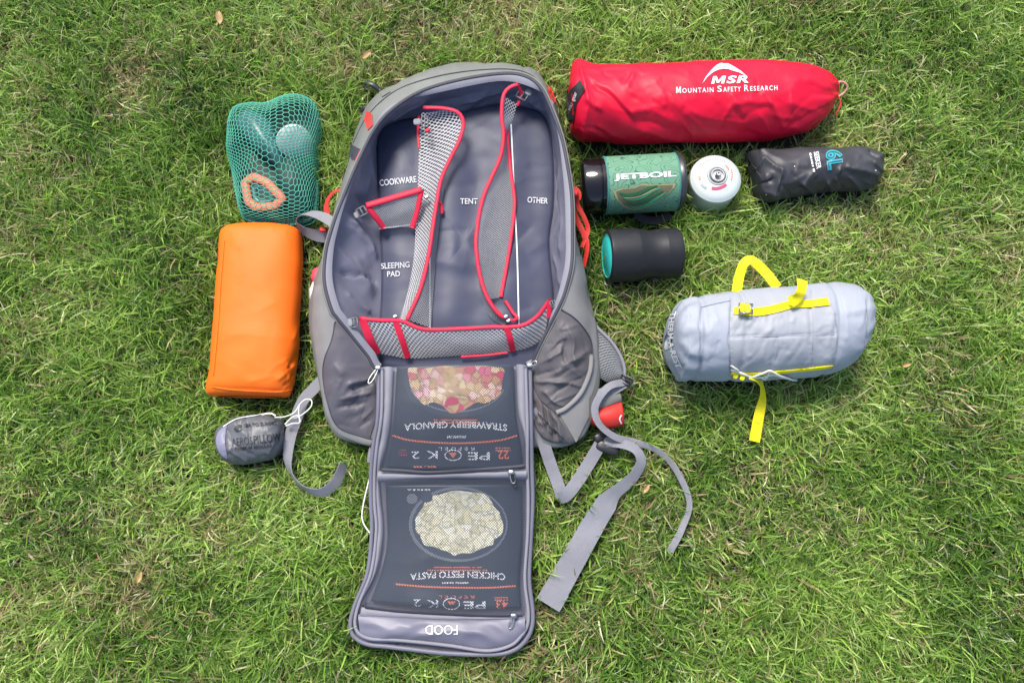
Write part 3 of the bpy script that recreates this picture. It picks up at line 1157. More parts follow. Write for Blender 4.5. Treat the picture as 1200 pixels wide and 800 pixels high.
pl = patch('side_panel', [(394, 374.5), (406, 390), (417, 405), (429, 420), (438, 440), (442, 480), (434, 512)],
           [(391, 380), (389, 398), (381, 420), (379, 440), (384, 470), (396, 500), (425, 512)], 'darklav', amp=.0015, seed=61, freq=(18, 26, 10), n=80, m=44,
           fl=[(388, 448, 383, 460, 2.5, 6), (398, 467, 439, 461, 3, 8), (396, 478, 430, 472, 3, -7), (412, 458, 436, 450, 3, -10), (410, 452, 436, 444, 3, 7), (425, 490, 438, 478, 3, 5), (390, 425, 400, 440, 4, 3), (420, 500, 436, 490, 3, -4)] + rstrokes(16, (388, 440, 438, 505), 15, 25, (10, 28), (2, 3.5), (1, 3), 41))
patch('edge_panel', [(383, 330), (388, 358), (393, 379), (389, 398), (381, 420), (379, 440), (384, 470), (396, 498), (425, 511), (438, 514)],
      [(369, 336), (366, 371), (367, 390), (369, 405), (372, 425), (375, 445), (382, 480), (394, 505), (420, 518), (434, 521)], 'lightgrey', n=50, m=8, off=.0015)
for pth in ([(393, 377), (389, 398), (381, 420), (379, 440), (384, 470), (396, 499), (425, 511), (437, 514)],):
    pts, _ = conform_path(pth, 50, shell_bvh, .002, .055)
    tube('seam_piping', pts, .0014, 'zip', pl, seg=6, geo=False)

pr = patch('side_panel', [(656, 364), (648, 384), (638, 404), (628, 424), (624, 445), (630, 465), (650, 484)],
           [(658, 363), (672, 372), (686, 388), (693, 405), (692, 430), (680, 458), (655, 483)], 'darkpocket', amp=.002, seed=71, freq=(15, 22, 12), n=80, m=52,
           fl=[(668, 386, 674, 424, 4, 10), (659, 398, 665, 426, 4, -7), (691, 409, 645, 436, 4, 9), (624, 446, 684, 452, 3, 10), (634, 457, 666, 480, 4, 8), (628, 440, 660, 428, 3, -7), (640, 420, 660, 410, 4, 6), (650, 460, 684, 440, 3, -6), (648, 470, 676, 460, 3, 5), (680, 390, 688, 420, 3, -4)] + rstrokes(18, (632, 380, 690, 475), 20, 35, (12, 32), (2, 4), (1.5, 4), 42))
patch('edge_panel', [(668, 300), (664, 335), (657, 362), (672, 371), (687, 388), (694, 405), (693, 430), (682, 456), (656, 482)],
      [(682, 300), (689, 340), (696, 370), (698, 385), (699, 398), (700, 412), (699, 440), (690, 468), (664, 490)], 'lightgrey', n=50, m=10, off=.0015)
pp = patch('gathered_pocket', [(624, 452), (634, 470), (650, 484), (662, 500), (674, 517)], [(622, 478), (625, 494), (632, 508), (644, 516), (668, 519)], 'darkpocket', amp=.002, seed=81, freq=(30, 18, 12), n=70, m=50, off=.004,
           fl=[(630, 462, 637, 500, 2.5, 8), (640, 474, 645, 508, 2.5, 8), (652, 488, 656, 516, 2.5, 7), (626, 482, 662, 512, 3, 6), (634, 468, 641, 500, 2, -8), (646, 480, 651, 510, 2, -8), (625, 470, 630, 492, 2, -6)] + rstrokes(14, (624, 465, 664, 516), -70, 20, (12, 26), (1.5, 3), (1.5, 4), 43))
patch('corner_panel', [(655, 484), (690, 466)], [(675, 518), (690, 488)], 'lightgrey', n=12, m=12, off=.0025)
pts, _ = conform_path([(658, 363), (672, 372), (686, 388), (693, 405), (692, 430), (680, 458), (655, 483)], 50, shell_bvh, .003, .055)
tube('seam_piping', pts, .0015, 'zip', pr, seg=6, geo=False)
pts, _ = conform_path([(692, 415), (690, 436), (680, 460), (664, 477), (652, 483)], 30, shell_bvh, .006, .055)
tube('pocket_binding', pts, .0042, 'lightgrey', pr, seg=8, flat=.6, geo=False)

poly('red_tab', [(430, 130), (436, 134), (437, 147), (431, 153), (427, 141)], 'redpatch', shell, shell_bvh, .0025)
poly('red_tab', [(640, 101), (646, 103), (652, 119), (645, 123)], 'redpatch', shell, shell_bvh, .0025)
poly('red_tab', [(648, 145), (655, 144), (660, 158), (651, 159)], 'redpatch', shell, shell_bvh, .0025)
poly('dark_tab', [(411, 169), (424, 176), (418, 189), (408, 186)], 'zip', shell, shell_bvh, .0022)
poly('red_tab', [(422, 177), (424, 178), (419, 190), (416, 189)], 'redtrim', shell, shell_bvh, .0030)
poly('dark_tab', [(444, 108), (453, 103), (458, 108), (448, 114)], 'olive', shell, shell_bvh, .003)
strip('yoke_seam', [(414, 168), (428, 140), (450, 116), (480, 99), (530, 86), (590, 81), (622, 88), (640, 108)], .9, 'zip', shell, shell_bvh, n=60, off=.0012, thick=.0008)
# top grab loop half hidden in the grass
tube('haul_loop', spl([(446, 106, .035), (436, 99, .040), (428, 98, .036), (431, 105, .030)], 16), .006, 'black', pack, flat=.4)
tube('haul_loop', spl([(438, 124, .040), (426, 127, .036), (424, 133, .030)], 14), .005, 'black', pack, flat=.4)

# ---- folded-down front panel with two mesh pockets
FLz = lambda y: float(np.interp(y, [425, 487, 521, 555, 600, 700, 770], [.088, .084, .072, .058, .047, .042, .040]))
LO = [(444, 430), (443, 487), (438, 521), (435, 555), (435, 590), (436, 622), (431, 670), (417, 706), (411, 728), (414, 746), (434, 757)]
RO = [(621, 428), (622, 499), (623, 546), (624, 587), (622, 629), (620, 678), (624, 715), (623, 736), (615, 752), (603, 761), (585, 766)]
LI = [(461, 430), (458, 487), (453, 521), (445, 555), (446, 585), (449, 622), (442, 668), (424, 706), (420, 724)]
RI = [(605, 427), (607, 480), (614, 510), (617, 546), (616, 587), (616, 629), (613, 678), (616, 706), (615, 722)]
z3 = lambda lst, dz=0: [(x, y, FLz(y) + dz) for x, y in lst]
g = ruled(z3(LO), z3(RO), 90, 40)
g[..., 2] += .003 * fbm(g * 14, 91) - .004
flap = grid('front_panel', g, 'lavender', pack, thick=.006)

# pouches of food inside the mesh pockets
def pouch(name, label, A, B, lift, seed):
    o = thing(name, label, 'food pouch', (A[0][0] + B[0][0]) / 2, A[len(A) // 2][1])
    g = ruled(z3(A, .005), z3(B, .005), 50, 40, lift)
    e = np.sin(np.linspace(0, np.pi, 50))[:, None] ** .5 * np.sin(np.linspace(0, np.pi, 40))[None, :] ** .5
    g[..., 2] += e * (.0025 * ridge(g * np.array([12, 18, 5]), seed) + .002 * fbm(g * 14, seed + 3))
    body = grid('foil_body', g, 'pouch', o, thick=.003)
    return o, body, bvh_of(body)


p1, b1, v1 = pouch('granola_pouch', 'slate pouch of strawberry granola inside the mesh pocket above the dividing zip', [(465, 430), (462, 480), (457, 520), (451, 548)], [(602, 428), (604, 480), (610, 520), (613, 548)], .013, 101)
p2, b2, v2 = pouch('pasta_pouch', 'slate pouch of chicken pesto pasta inside the mesh pocket next to the FOOD lettering', [(452, 568), (453, 600), (454, 632), (448, 665), (434, 704)], [(612, 568), (612, 630), (609, 678), (611, 712)], .013, 111)

ell = lambda cx, cy, rx, ry, n=40, a0=0, a1=360: [(cx + rx * math.cos(math.radians(t)), cy + ry * math.sin(math.radians(t))) for t in np.linspace(a0, a1, n, endpoint=(a1 - a0) < 360)]


def jag(pts, amt, seed):
    r = random.Random(seed)
    return [(x + r.uniform(-amt, amt), y + r.uniform(-amt, amt)) for x, y in pts]


poly('bowl_print', ell(536, 447, 62, 42, 40, -20, 200), 'bowl', b1, v1, .0006)
strip('bowl_rim_print', ell(536, 447, 56, 35, 30, 15, 165), 1.6, 'bowl_rim', b1, v1, n=30, off=.0010, thick=.0004)
poly('granola_print', jag([(480, 431), (500, 431), (520, 430), (540, 429), (560, 429), (580, 430), (590, 433), (588, 448), (586, 460), (577, 468), (566, 474), (558, 471), (550, 478), (540, 482), (528, 483), (519, 475), (508, 470), (498, 473), (488, 468), (483, 456), (478, 444)], 1.5, 3), 'granola', b1, v1, .0016, smooth_n=70)
text('lettering', 'STRAWBERRY GRANOLA', (534, 501), 120, 8, 180, 'ink_white', b1, v1, .0016, bold=.02, sag=4)
text('lettering', 'PREMIUM', (535, 511.5), 22, 3.2, 180, 'ink_white', b1, v1, .0016, bold=.01)
dashes('fine_print', (534, 493.5), 62, 2, 1.8, 1.6, 180, 'ink_orange', b1, v1, .0016, 4)
strip('orange_rule', [(460, 510), (484, 516), (534, 519), (582, 516), (606, 510)], 1.8, 'ink_orange', b1, v1, n=40, off=.0014, thick=.0005)
text('lettering', 'PE', (561, 534), 26, 9, 180, 'ink_white', b1, v1, .0016, bold=.015)
text('lettering', 'K', (506.5, 532.5), 13, 9, 180, 'ink_white', b1, v1, .0016, bold=.01)
text('lettering', '2', (487, 533), 9, 8.5, 180, 'ink_white', b1, v1, .0016, bold=.01)
text('lettering', 'REFUEL', (535, 525.5), 42, 3.6, 180, 'ink_white', b1, v1, .0016, spacing=1.5)
strip('round_emblem', ell(531, 533, 9.5, 6, 31, 0, 359.9), 1.1, 'ink_white', b1, v1, n=40, off=.0016, thick=.0004)
poly('emblem_peak', [(526, 530), (531, 536), (536, 530)], 'ink_orange', b1, v1, .0018)
text('lettering', '22', (590, 532.5), 13, 10, 180, 'ink_orange', b1, v1, .0016, bold=.02)
dashes('fine_print', (590, 526), 16, 2, 1.5, 1.2, 180, 'ink_orange', b1, v1, .0016, 6)
dashes('fine_print', (499, 546.5), 30, 1, 2.2, 1, 180, 'ink_orange', b1, v1, .0016, 8)
dashes('fine_print', (472, 530), 11, 3, 1.4, 1.4, 180, 'can_red', b1, v1, .0016, 9)

poly('bowl_print', ell(537, 614, 58, 44, 44), 'bowl_rim', b2, v2, .0006)
poly('bowl_inner_print', ell(538, 614, 55, 41, 44), 'bowl', b2, v2, .0010)  # dark blue inside of the printed bowl, within its paler rim
poly('pasta_print', jag(ell(538, 612, 51, 37, 34), 2.2, 5), 'pasta', b2, v2, .0016, smooth_n=80)
poly('round_badge', ell(483, 584, 6.5, 6, 20), 'bowl_rim', b2, v2, .0018)
poly('round_badge', ell(500, 582, 7, 6.5, 20), 'bowl', b2, v2, .0018)
dashes('fine_print', (491, 573.5), 30, 1, 2, 1, 180, 'ink_white', b2, v2, .0016, 12)
text('lettering', 'CHICKEN PESTO PASTA', (536.5, 675.5), 111, 8, 180, 'ink_white', b2, v2, .0016, bold=.02, sag=3)
dashes('fine_print', (536, 666), 72, 2, 1.8, 1.6, 180, 'ink_orange', b2, v2, .0016, 14)
dashes('fine_print', (534, 682.5), 30, 1, 2, 1, 180, 'ink_white', b2, v2, .0016, 15)
strip('orange_rule', [(464, 684), (500, 687), (540, 688), (575, 688), (604, 686)], 1.8, 'ink_orange', b2, v2, n=40, off=.0014, thick=.0005)
text('lettering', 'PE', (556, 708.5), 26, 9, 180, 'ink_white', b2, v2, .0016, bold=.02)
text('lettering', 'K', (507, 707), 13, 9, 180, 'ink_white', b2, v2, .0016, bold=.01)
text('lettering', '2', (489, 706), 9, 8.5, 180, 'ink_white', b2, v2, .0016, bold=.01)
text('lettering', 'REFUEL', (535, 699), 42, 3.6, 180, 'ink_orange', b2, v2, .0016, spacing=1.5)
strip('round_emblem', ell(529, 707, 9.5, 6.5, 31, 0, 359.9), 1.1, 'ink_white', b2, v2, n=40, off=.0016, thick=.0004)
poly('emblem_peak', [(524, 704), (529, 710), (534, 704)], 'ink_orange', b2, v2, .0018)
text('lettering', '43', (588.5, 707.5), 14, 10, 180, 'ink_orange', b2, v2, .0016, bold=.02)
dashes('fine_print', (588, 701), 17, 2, 1.5, 1.2, 180, 'ink_orange', b2, v2, .0016, 16)

# mesh fronts, edge binding and zips of the front panel
def mesh_front(A, B, lift, seed):
    g = ruled(z3(A, .010), z3(B, .010), 50, 40, lift)
    g[..., 2] += .0012 * fbm(g * 20, seed)
    return grid('mesh_pocket', g, 'pocket_mesh', pack)


mesh_front([(460, 429), (457, 487), (452, 521), (445, 551)], [(605, 427), (607, 480), (614, 510), (617, 550)], .0165, 121)
mesh_front([(444, 562), (446, 585), (449, 622), (442, 668), (424, 708)], [(617, 562), (616, 587), (616, 629), (613, 678), (614, 718)], .0165, 123)

def flap_strip(name, A, B, mat, bulge, n=70, m=8, dz=.004, amp=.001):
    g = ruled(z3(A, dz), z3(B, dz), n, m, bulge)
    g[..., 2] += amp * fbm(g * 40, 131)
    return grid(name, g, mat, flap)


flap_strip('edge_binding', [(x + 5, y) for x, y in LO[:9]], LI, 'zipband', .005)
flap_strip('edge_binding', [(x - 4, y) for x, y in RO[:8]], RI, 'zipband', .005)
flap_strip('cross_band', [(444, 551), (490, 553), (540, 551), (617, 549)], [(443, 565), (490, 563), (540, 562), (617, 562)], 'zipband', .010, dz=.010)
tube('cross_zip', spl(z3([(446, 550), (470, 551), (500, 553), (540, 551), (600, 547), (615, 545)], .022), 50), .0030, 'zip', flap, flat=.6)
tube('end_zip', spl(z3([(428, 709), (470, 714), (520, 717), (570, 719), (612, 719)], .014), 50), .0045, 'zip', flap, flat=.6)
flap_strip('end_band', [(424, 711), (470, 716), (520, 719), (570, 721), (613, 721)], [(422, 722), (470, 724), (520, 726), (570, 726), (612, 725)], 'zipband', .003, dz=.010)
g = ruled(z3([(420, 719), (470, 722), (520, 724), (570, 724), (615, 721)], .008), z3([(424, 750), (445, 753), (480, 753), (530, 757), (570, 763), (600, 757), (616, 744)], .002), 60, 16, .010)
g[..., 2] += .0035 * ridge(g * np.array([16, 22, 8]), 141) * np.sin(np.linspace(0, np.pi, 16))[None, :]
endp = grid('end_panel', g, 'lavender', flap)
text('lettering', 'FOOD', (517.5, 737.5), 38, 11, 180, 'white', endp, bvh_of(endp), .0016, bold=.0)
edge = LO[3:] + RO[::-1]
full = z3([(444, 431), (443, 487), (438, 521), (435, 555), (435, 590), (436, 622), (431, 670), (417, 706), (411, 728), (414, 744), (430, 754), (455, 757), (480, 760), (527, 765), (580, 766), (604, 760), (617, 748), (623, 734), (624, 715), (620, 678), (622, 629), (624, 587), (623, 546), (622, 499), (621, 429)], .002)
tube('edge_zip', spl(full, 240), .0040, 'lavender', flap, seg=8)
inner = z3([(448, 432), (447, 487), (442, 521), (439, 555), (439, 590), (441, 622), (435, 670), (421, 706), (416, 728), (420, 741), (434, 748), (458, 749), (482, 751), (527, 756), (570, 762), (598, 756), (611, 744), (618, 732), (619, 715), (615, 678), (618, 629), (619, 587), (618, 546), (618, 499), (616, 430)], .009)
tube('edge_piping', spl(inner, 240), .0030, 'zipband', flap, seg=8)
zip_pull('zip_slider', (443, 431), (432, 449), .098, .100, pack)
zip_pull('zip_slider', (621, 428), (629, 424), .098, .104, pack)
zs = zip_pull('zip_slider', (599, 553), (602, 566), .085, .082, pack)
tube('cord_end', spl([(600, 556, .086), (602, 562, .083), (604, 569, .078)], 8), .0030, 'black', zs, flat=.6)
zip_pull('zip_slider', (602, 721), (597, 736), .064, .060, pack)

# ---- hip belt, straps and buckles that reach out onto the grass
g = ruled([(688, 372, .050), (702, 388, .048), (716, 402, .045), (727, 420, .040), (731, 436, .036)], [(690, 420, .050), (696, 432, .048), (704, 443, .045), (714, 448, .040), (727, 446, .036)], 30, 14, .010)
gb = g.copy()
gb[..., 2] -= .004
belt = grid('hip_belt', gb, 'foam', pack, thick=.022)
grid('belt_mesh', g, 'belt_mesh', belt)
tube('belt_binding', spl([(690, 374, .052), (703, 387, .050), (717, 401, .047), (728, 419, .042), (732, 436, .038), (727, 447, .036)], 40), .0032, 'webbing', belt)
ribbon('belt_strap', spl([(684, 468, .055), (700, 463, .054), (716, 457, .050), (733, 447, .046)], 24), .020, 'webbing', pack)
ladder_buckle('strap_buckle', (733, 446), 8, 14, 60, .050, 'black', pack)
ladder_buckle('strap_buckle', (737, 446), 8, 12, 60, .046, 'grey_plastic', pack)
g = ruled([(690, 482, .040), (704, 478, .044), (716, 474, .044), (728, 470, .038)], [(692, 498, .034), (706, 502, .036), (718, 502, .036), (731, 499, .032)], 20, 12, .014)
wing = grid('belt_pocket', g, 'redpatch', pack, thick=.012)
g = ruled([(696, 460, .044), (706, 456, .046), (716, 455, .044), (726, 458, .038)], [(692, 484, .040), (706, 480, .044), (716, 476, .044), (729, 471, .038)], 18, 10, .008)
grid('belt_pocket_yoke', g, 'olive', wing, thick=.010)
strip('white_mark', [(728, 486), (726, 491), (728, 496)], 1.6, 'white', wing, bvh_of(wing), n=8)
lump('side_release_buckle', P(712, 524, .034), (.022, .011, .008), 'black', pack, -18)
lump('buckle_slot', P(716, 521, .042), (.013, .004, .003), 'grey_plastic', pack, -18)
lump('side_release_buckle', P(702, 512, .038), (.010, .008, .007), 'black', pack, 30)
mp = .0016
ribbon('loose_strap', spl([(733, 447, .052), (715, 452, .062), (703, 464, .070), (697, 480, .070), (703, 498, .064), (722, 512, .056), (748, 518, .044), (775, 530, .040), (795, 553, .042), (809, 588, .044), (800, 620, .041), (786, 646, .036)], 90),
       np.interp(np.linspace(0, 1, 90), [0, .3, .5, 1], [.013, .013, .011, .012]), 'webbing', pack, twist=[0, 10, -20, -35, 0, 30, 45, 35, 45, 40, 10])
ribbon('waist_strap', spl([(708, 517, .048), (728, 519, .052), (745, 526, .052), (752, 540, .050), (744, 557, .046), (731, 569, .044), (716, 583, .043), (696, 614, .043), (668, 664, .043), (643, 708, .042)], 90),
       np.interp(np.linspace(0, 1, 90), [0, .12, .30, .40, .47, 1], [.016, .018, .022, .024, .038, .043]), 'webbing', pack, twist=[0, -25, -30, -10, 0, 0, 0])
ribbon('strap_hem', spl([(653.5, 690, .0445), (648, 699.5, .0445), (642.5, 709, .0435)], 8), .044, 'webbing', pack, thick=.003)
ribbon('lower_strap', spl([(622, 480, .070), (634, 510, .058), (646, 545, .046), (656, 572, .042), (658, 583, .038)], 50), .021, 'webbing', pack, twist=[10, 0, 0, 0])
ribbon('lower_strap', spl([(655, 583, .038), (664, 580, .040), (678, 562, .042), (692, 540, .044), (704, 520, .046)], 40), .022, 'webbing', pack, twist=[30, 0, 0, 0])
ribbon('side_strap', spl([(380, 440, .045), (366, 455, .046), (354, 468, .046), (346, 488, .045), (338, 514, .043), (337, 545, .043), (350, 568, .043), (373, 577, .044), (391, 566, .044), (402, 543, .040)], 90),
       .021, 'webbing', pack, twist=[0, 0, 10, 0, 10, 30, 62, 68, 45, 40, 55])
ribbon('webbing_loop', spl([(392, 262, .090), (376, 253, .080), (360, 250, .070), (350, 254, .060), (348, 262, .052), (357, 271, .044), (372, 276, .044), (388, 278, .050)], 50), .022, 'webbing', pack, twist=[25, 25, 40, 60, 60, 30, 20])
ribbon('red_loop', spl([(402, 222, .085), (390, 226, .080), (383, 238, .075), (384, 252, .070), (389, 264, .072)], 30), .010, 'redpatch', pack, twist=[30, 40, 20, 10])
lump('cord_lock', P(379, 269, .064), (.007, .005, .004), 'redpatch', pack, 0)
ribbon('red_loop', spl([(669, 222, .090), (676, 223, .086), (678, 232, .080), (672, 238, .072), (675, 255, .062), (684, 275, .056), (688, 290, .052), (684, 313, .046)], 50), .010, 'redpatch', pack, twist=[0, 10, 30, 20, 20, 50, 50])
ribbon('red_loop', spl([(675, 224, .088), (677, 240, .076), (685, 256, .066), (689, 270, .058), (682, 290, .054)], 30), .008, 'redpatch', pack, twist=[30, 10, 20, 30])
lump('cord_lock', P(673, 226, .094), (.007, .006, .004), 'redpatch', pack, -10)
ribbon('compression_strap', spl([(444, 515, .045), (438, 528, .040), (436, 542, .036)], 12), .018, 'webbing', pack)
lump('compression_buckle', P(440, 522, .044), (.009, .012, .006), 'black', pack, 20)
tube('draw_cord', spl([(433, 560, .046), (426, 590, .044), (425, 610, .040), (436, 628, .042)], 24), .0013, 'white_cord', pack, seg=6)

# water bottle in the side pocket
bt = thing('water_bottle', 'white water bottle with coral cap tucked in the side pocket of the pack', 'bottle', 372, 335)
bo = P(392, 395, .058)
ax = P(376, 315, .066) - bo
L_ = np.linalg.norm(ax)
lathe('bottle_body', [(0, 0), (.004, .026), (.01, .030), (L_ - .055, .030), (L_ - .035, .027), (L_ - .022, .019), (L_ - .020, .0)], bo, ax, 'bottle', bt)
bb = lathe('bottle_cap', [(L_ - .024, 0), (L_ - .024, .020), (L_ - .010, .020), (L_ - .008, .017), (L_ - .002, .017), (L_, .014), (L_, 0)], bo, ax, 'bottle_cap', bt)

# ================================================================== red tent sack
tent = thing('tent_sack', 'long red nylon tent sack printed with a white mountain logo', 'sack', 825, 120)


TENT_FOLDS = [(695, 95, 752, 146, 5, -7), (692, 90, 748, 136, 5, 6), (683, 118, 706, 129, 4, 5), (731, 98, 740, 83, 4, -4), (735, 102, 744, 84, 4, 4), (749, 149, 800, 164, 4, 5), (752, 140, 790, 150, 4, -5),
              (857, 122, 878, 119, 3, 4), (878, 119, 905, 123, 4, 4), (857, 122, 843, 142, 4, 4), (905, 123, 918, 150, 5, 4), (845, 150, 890, 158, 4, -4), (800, 128, 842, 142, 5, 3), (950, 83, 980, 95, 3, -5), (953, 110, 978, 112, 3, -5), (920, 149, 974, 119, 4, -5),
              (950, 155, 972, 128, 3, -5), (940, 95, 978, 104, 3, 4), (935, 140, 975, 118, 3, 5), (678, 75, 689, 125, 3, 6), (689, 125, 681, 165, 3, 6), (700, 150, 735, 160, 4, 4), (706, 80, 716, 92, 3, -3), (770, 112, 800, 126, 6, 3)] + \
    rstrokes(34, (690, 115, 960, 165), -20, 28, (14, 45), (2, 4), (1.2, 3.2), 3) + rstrokes(14, (690, 76, 960, 112), -10, 40, (10, 30), (2, 4), (.5, 1.4), 4)


def wr_tent(g, T, A):
    endr = np.exp(-((1 - T) / .12) ** 2)
    endl = np.exp(-(T / .25) ** 2)
    low = np.clip(-np.sin(A - .6), 0, 1)
    a = .004 * fbm(g * 9, 201) + (.0065 * endl + .0035 + .004 * low) * ridge(np.stack([g[..., 0] * 7 + g[..., 1] * 9, g[..., 1] * 11 - g[..., 0] * 4, g[..., 2] * 9], -1), 205)
    up = np.clip(np.sin(A) * 3 + 1.0, 0, 1)
    return a * .55 + .005 * endr * np.sin(A * 9 + 3 * fbm(g * 9, 207)) + up * folds(g, TENT_FOLDS)


tg = bag_grid([((665, 108), (668, 140), .05), ((664, 92), (670, 156), .10), ((671, 73), (681, 167), .125), ((700, 75), (712, 165), .13), ((760, 74), (770, 167), .14), ((830, 73), (835, 166), .14),
               ((900, 73), (905, 163), .135), ((940, 76), (940, 159), .12), ((964, 83), (960, 150), .095), ((978, 94), (974, 132), .055), ((984, 103), (981, 117), .02)], 230, 110, .9, wr_tent)
tb = bag('sack_body', tg, 'red', tent)
tv = bvh_of(tb)
poly('mountain_logo', [(823, 98), (827, 90.5), (833, 83), (840, 76.5), (845, 74.3), (849, 75), (853, 74.8), (860, 78.5), (868, 83.5), (875.5, 90), (866, 85.2), (860, 83.6), (854, 81.6), (848, 80.8), (842, 82), (836, 84.6), (829, 90.5)], 'white', tb, tv, .0016, maxlen=4)
def glyph_m(c, w, h, sh, parent, bvh):
    q = [(0, 0), (0, 1), (.27, 1), (.5, .42), (.73, 1), (1, 1), (1, 0), (.77, 0), (.77, .60), (.58, .10), (.42, .10), (.23, .60), (.23, 0)]
    return poly('lettering', [(c[0] + (x - .5) * w + (y - .5) * sh, c[1] - (y - .5) * h - x * w * .03) for x, y in q], 'white', parent, bvh, .0016, maxlen=4)


glyph_m((842, 94.2), 15, 9, 2.4, tb, tv)
text('lettering', 'SR', (864, 93.4), 26, 9, 2, 'white', tb, tv, .0016, bold=.035, shear=.2, spacing=1.1)
for wd_, x0_, x1_ in (('MOUNTAIN', 792.5, 836.0), ('SAFETY', 840.5, 868.0), ('RESEARCH', 872.0, 911.0)):
    by_ = lambda x: 109.6 - (x - 792) * .030
    glyph_m((x0_ + 2.6, by_(x0_) - 3.7), 5.6, 7.4, 0, tb, tv) if wd_[0] == 'M' else text('lettering', wd_[0], (x0_ + 2.6, by_(x0_) - 3.7), 5.2, 7.4, 1.7, 'white', tb, tv, .0016, bold=.012)
    text('lettering', wd_[1:], ((x0_ + 7 + x1_) / 2, by_((x0_ + x1_) / 2) - 2.9), x1_ - x0_ - 7, 5.6, 1.7, 'white', tb, tv, .0016, bold=.012, spacing=1.3)
poly('side_tag', [(680, 94), (686, 105), (676, 121), (672, 146), (664.5, 141), (663, 112)], 'tag', tb, tv, .0022, zdef=.05)
text('lettering', 'msr gear', (672.5, 119), 22, 4, 70, 'white', tb, tv, .0034, bold=.0)
tube('draw_cord', spl([(976, 100, .050), (986, 96, .046), (993, 101, .042), (990, 108, .038), (982, 114, .036)], 30), .0022, fabric('speckled_cord', (.55, .22, .20), .7, .6, fine=2000), tent, seg=7)
tube('draw_cord', spl([(981, 110, .040), (985, 122, .034), (979, 135, .030)], 20), .0018, 'redpatch', tent, seg=6)

# ================================================================== cooking pot
pot = thing('cooking_pot', 'green sleeved camping pot with black lid lying on its side', 'pot', 742, 214)
r0 = .0535
A0, A1 = P(681, 219.5, r0), P(798, 213, r0)
axp = A1 - A0
LP = np.linalg.norm(axp)
fr = lambda px: (px - 682) / 121 * LP
lid = lathe('lid', [(0, 0), (.0, .040), (.002, .0475), (.006, .0495), (fr(703), .0500), (fr(703.6), .0485), (fr(704.4), .0485), (fr(705), .0505), (fr(711), .0505), (fr(711), 0)], A0, axp, 'lid', pot, 64)
shade_auto(lid)
cz = lathe('sleeve', [(fr(709), 0), (fr(709), .049), (fr(709.3), .0530), (fr(711), .0535), (fr(793.5), .0535), (fr(795.5), .0530), (fr(796), .049), (fr(796), 0)], A0, axp, 'cozy', pot, 72)
shade_auto(cz, 50)
for q in (710.5, 794.3):
    lathe('sleeve_edge', [(fr(q) - .0016, .0532), (fr(q) - .001, .0545), (fr(q) + .001, .0545), (fr(q) + .0016, .0532)], A0, axp, 'cozy_edge', cz, 72)
bs = lathe('burner_base', [(fr(795), 0), (fr(795), .0515), (fr(797), .0530), (fr(800), .0530), (fr(800.5), .0505), (fr(803), .0495), (fr(803.2), .042), (fr(803.2), 0)], A0, axp, 'base_metal', pot, 64)
shade_auto(bs)
cv_ = bvh_of(cz)
text('lettering', 'JETBOIL', (756, 206.5), 73, 8.6, 3.2, 'white', cz, cv_, .0012, bold=.035, maxlen=2.5)
EM = [(718.5, 224), (728, 221), (742, 220), (750, 216.5), (770, 216.5), (791.5, 215.5), (790, 220), (782, 228), (768, 238), (752, 245), (740, 246), (729, 241), (722, 233)]
poly('emblem_border', EM, 'gold', cz, cv_, .0012, maxlen=4)
sh = lambda pts, f, c=(756, 230): [(c[0] + (x - c[0]) * f, c[1] + (y - c[1]) * f) for x, y in pts]
poly('emblem_field', sh(EM, .92), 'brown', cz, cv_, .0018, maxlen=4)
for off_, mt in ((0, 'green2'), (5.5, 'green1'), (11.5, 'green2'), (16.5, 'green1')):
    strip('emblem_stripe', [(726 + off_ * .8, 226 + off_ * .95), (736 + off_ * .55, 228.5 + off_ * .9), (748 + off_ * .6, 226.5 + off_ * .8), (760 + off_ * .6, 220.5 + off_ * .72), (770 + off_ * .6, 217.5 + off_ * .5)][:5], [2, 4.2, 4.6, 3.6, 1.5], mt, cz, cv_, n=24, off=.0022, thick=.0006)
strip('emblem_glint', [(733, 232), (745, 231), (757, 227), (768, 221)], 1.2, 'gold', cz, cv_, n=20, off=.0028, thick=.0005)  # thin gold embroidered line across the emblem
ribbon('handle', spl([(745, 250, .035), (755, 257, .030), (772, 258, .028), (786, 252, .032)], 24), .016, 'tag', pot)

# ================================================================== gas canister
can = thing('gas_canister', 'small white gas canister standing upright beside the green pot', 'gas canister', 832, 222)
cb = P(828.5, 226, 0)
rc = .0445
cbody = lathe('canister_body', canprof([(0, 0), (.0, .036), (.002, .042), (.006, .0445), (.050, .0445), (.0535, .0452), (.057, .0445), (.060, .0425), (.064, .034), (.067, .025), (.0680, .020), (.0680, 0)]), cb, (0, 0, 1), 'can_side', can, 64)
ctop = lathe('printed_shoulder', canprof([(.0580, .0441), (.0608, .0425), (.0648, .0342), (.0678, .0252), (.0690, .0185), (.0690, .018)]), cb, (0, 0, 1), 'can_top', can, 64)
valve = lathe('valve', canprof([(.068, 0), (.068, .0125), (.072, .0125), (.0735, .0118), (.0735, .0100), (.0705, .0092), (.0705, .0052), (.077, .0046), (.079, .004), (.079, .002), (.077, .0016), (.077, 0)]), cb, (0, 0, 1), 'metal', can, 40)
shade_auto(valve)
lathe('valve_collar', canprof([(.0686, .0178), (.0705, .0172), (.0712, .0152), (.070, .0140)]), cb, (0, 0, 1), 'can_grey', can, 40)
cvh = bvh_of(ctop)
cc = (838.5, 204.5)
arcpx = lambda r, a0, a1, n=16: [(cc[0] + 1.0 * r * math.cos(math.radians(t)), cc[1] - .93 * r * math.sin(math.radians(t))) for t in np.linspace(a0, a1, n)]
strip('red_arc', arcpx(17.5, -105, -45), 3.2, 'can_red', ctop, cvh, n=16, off=.0008, thick=.0004)
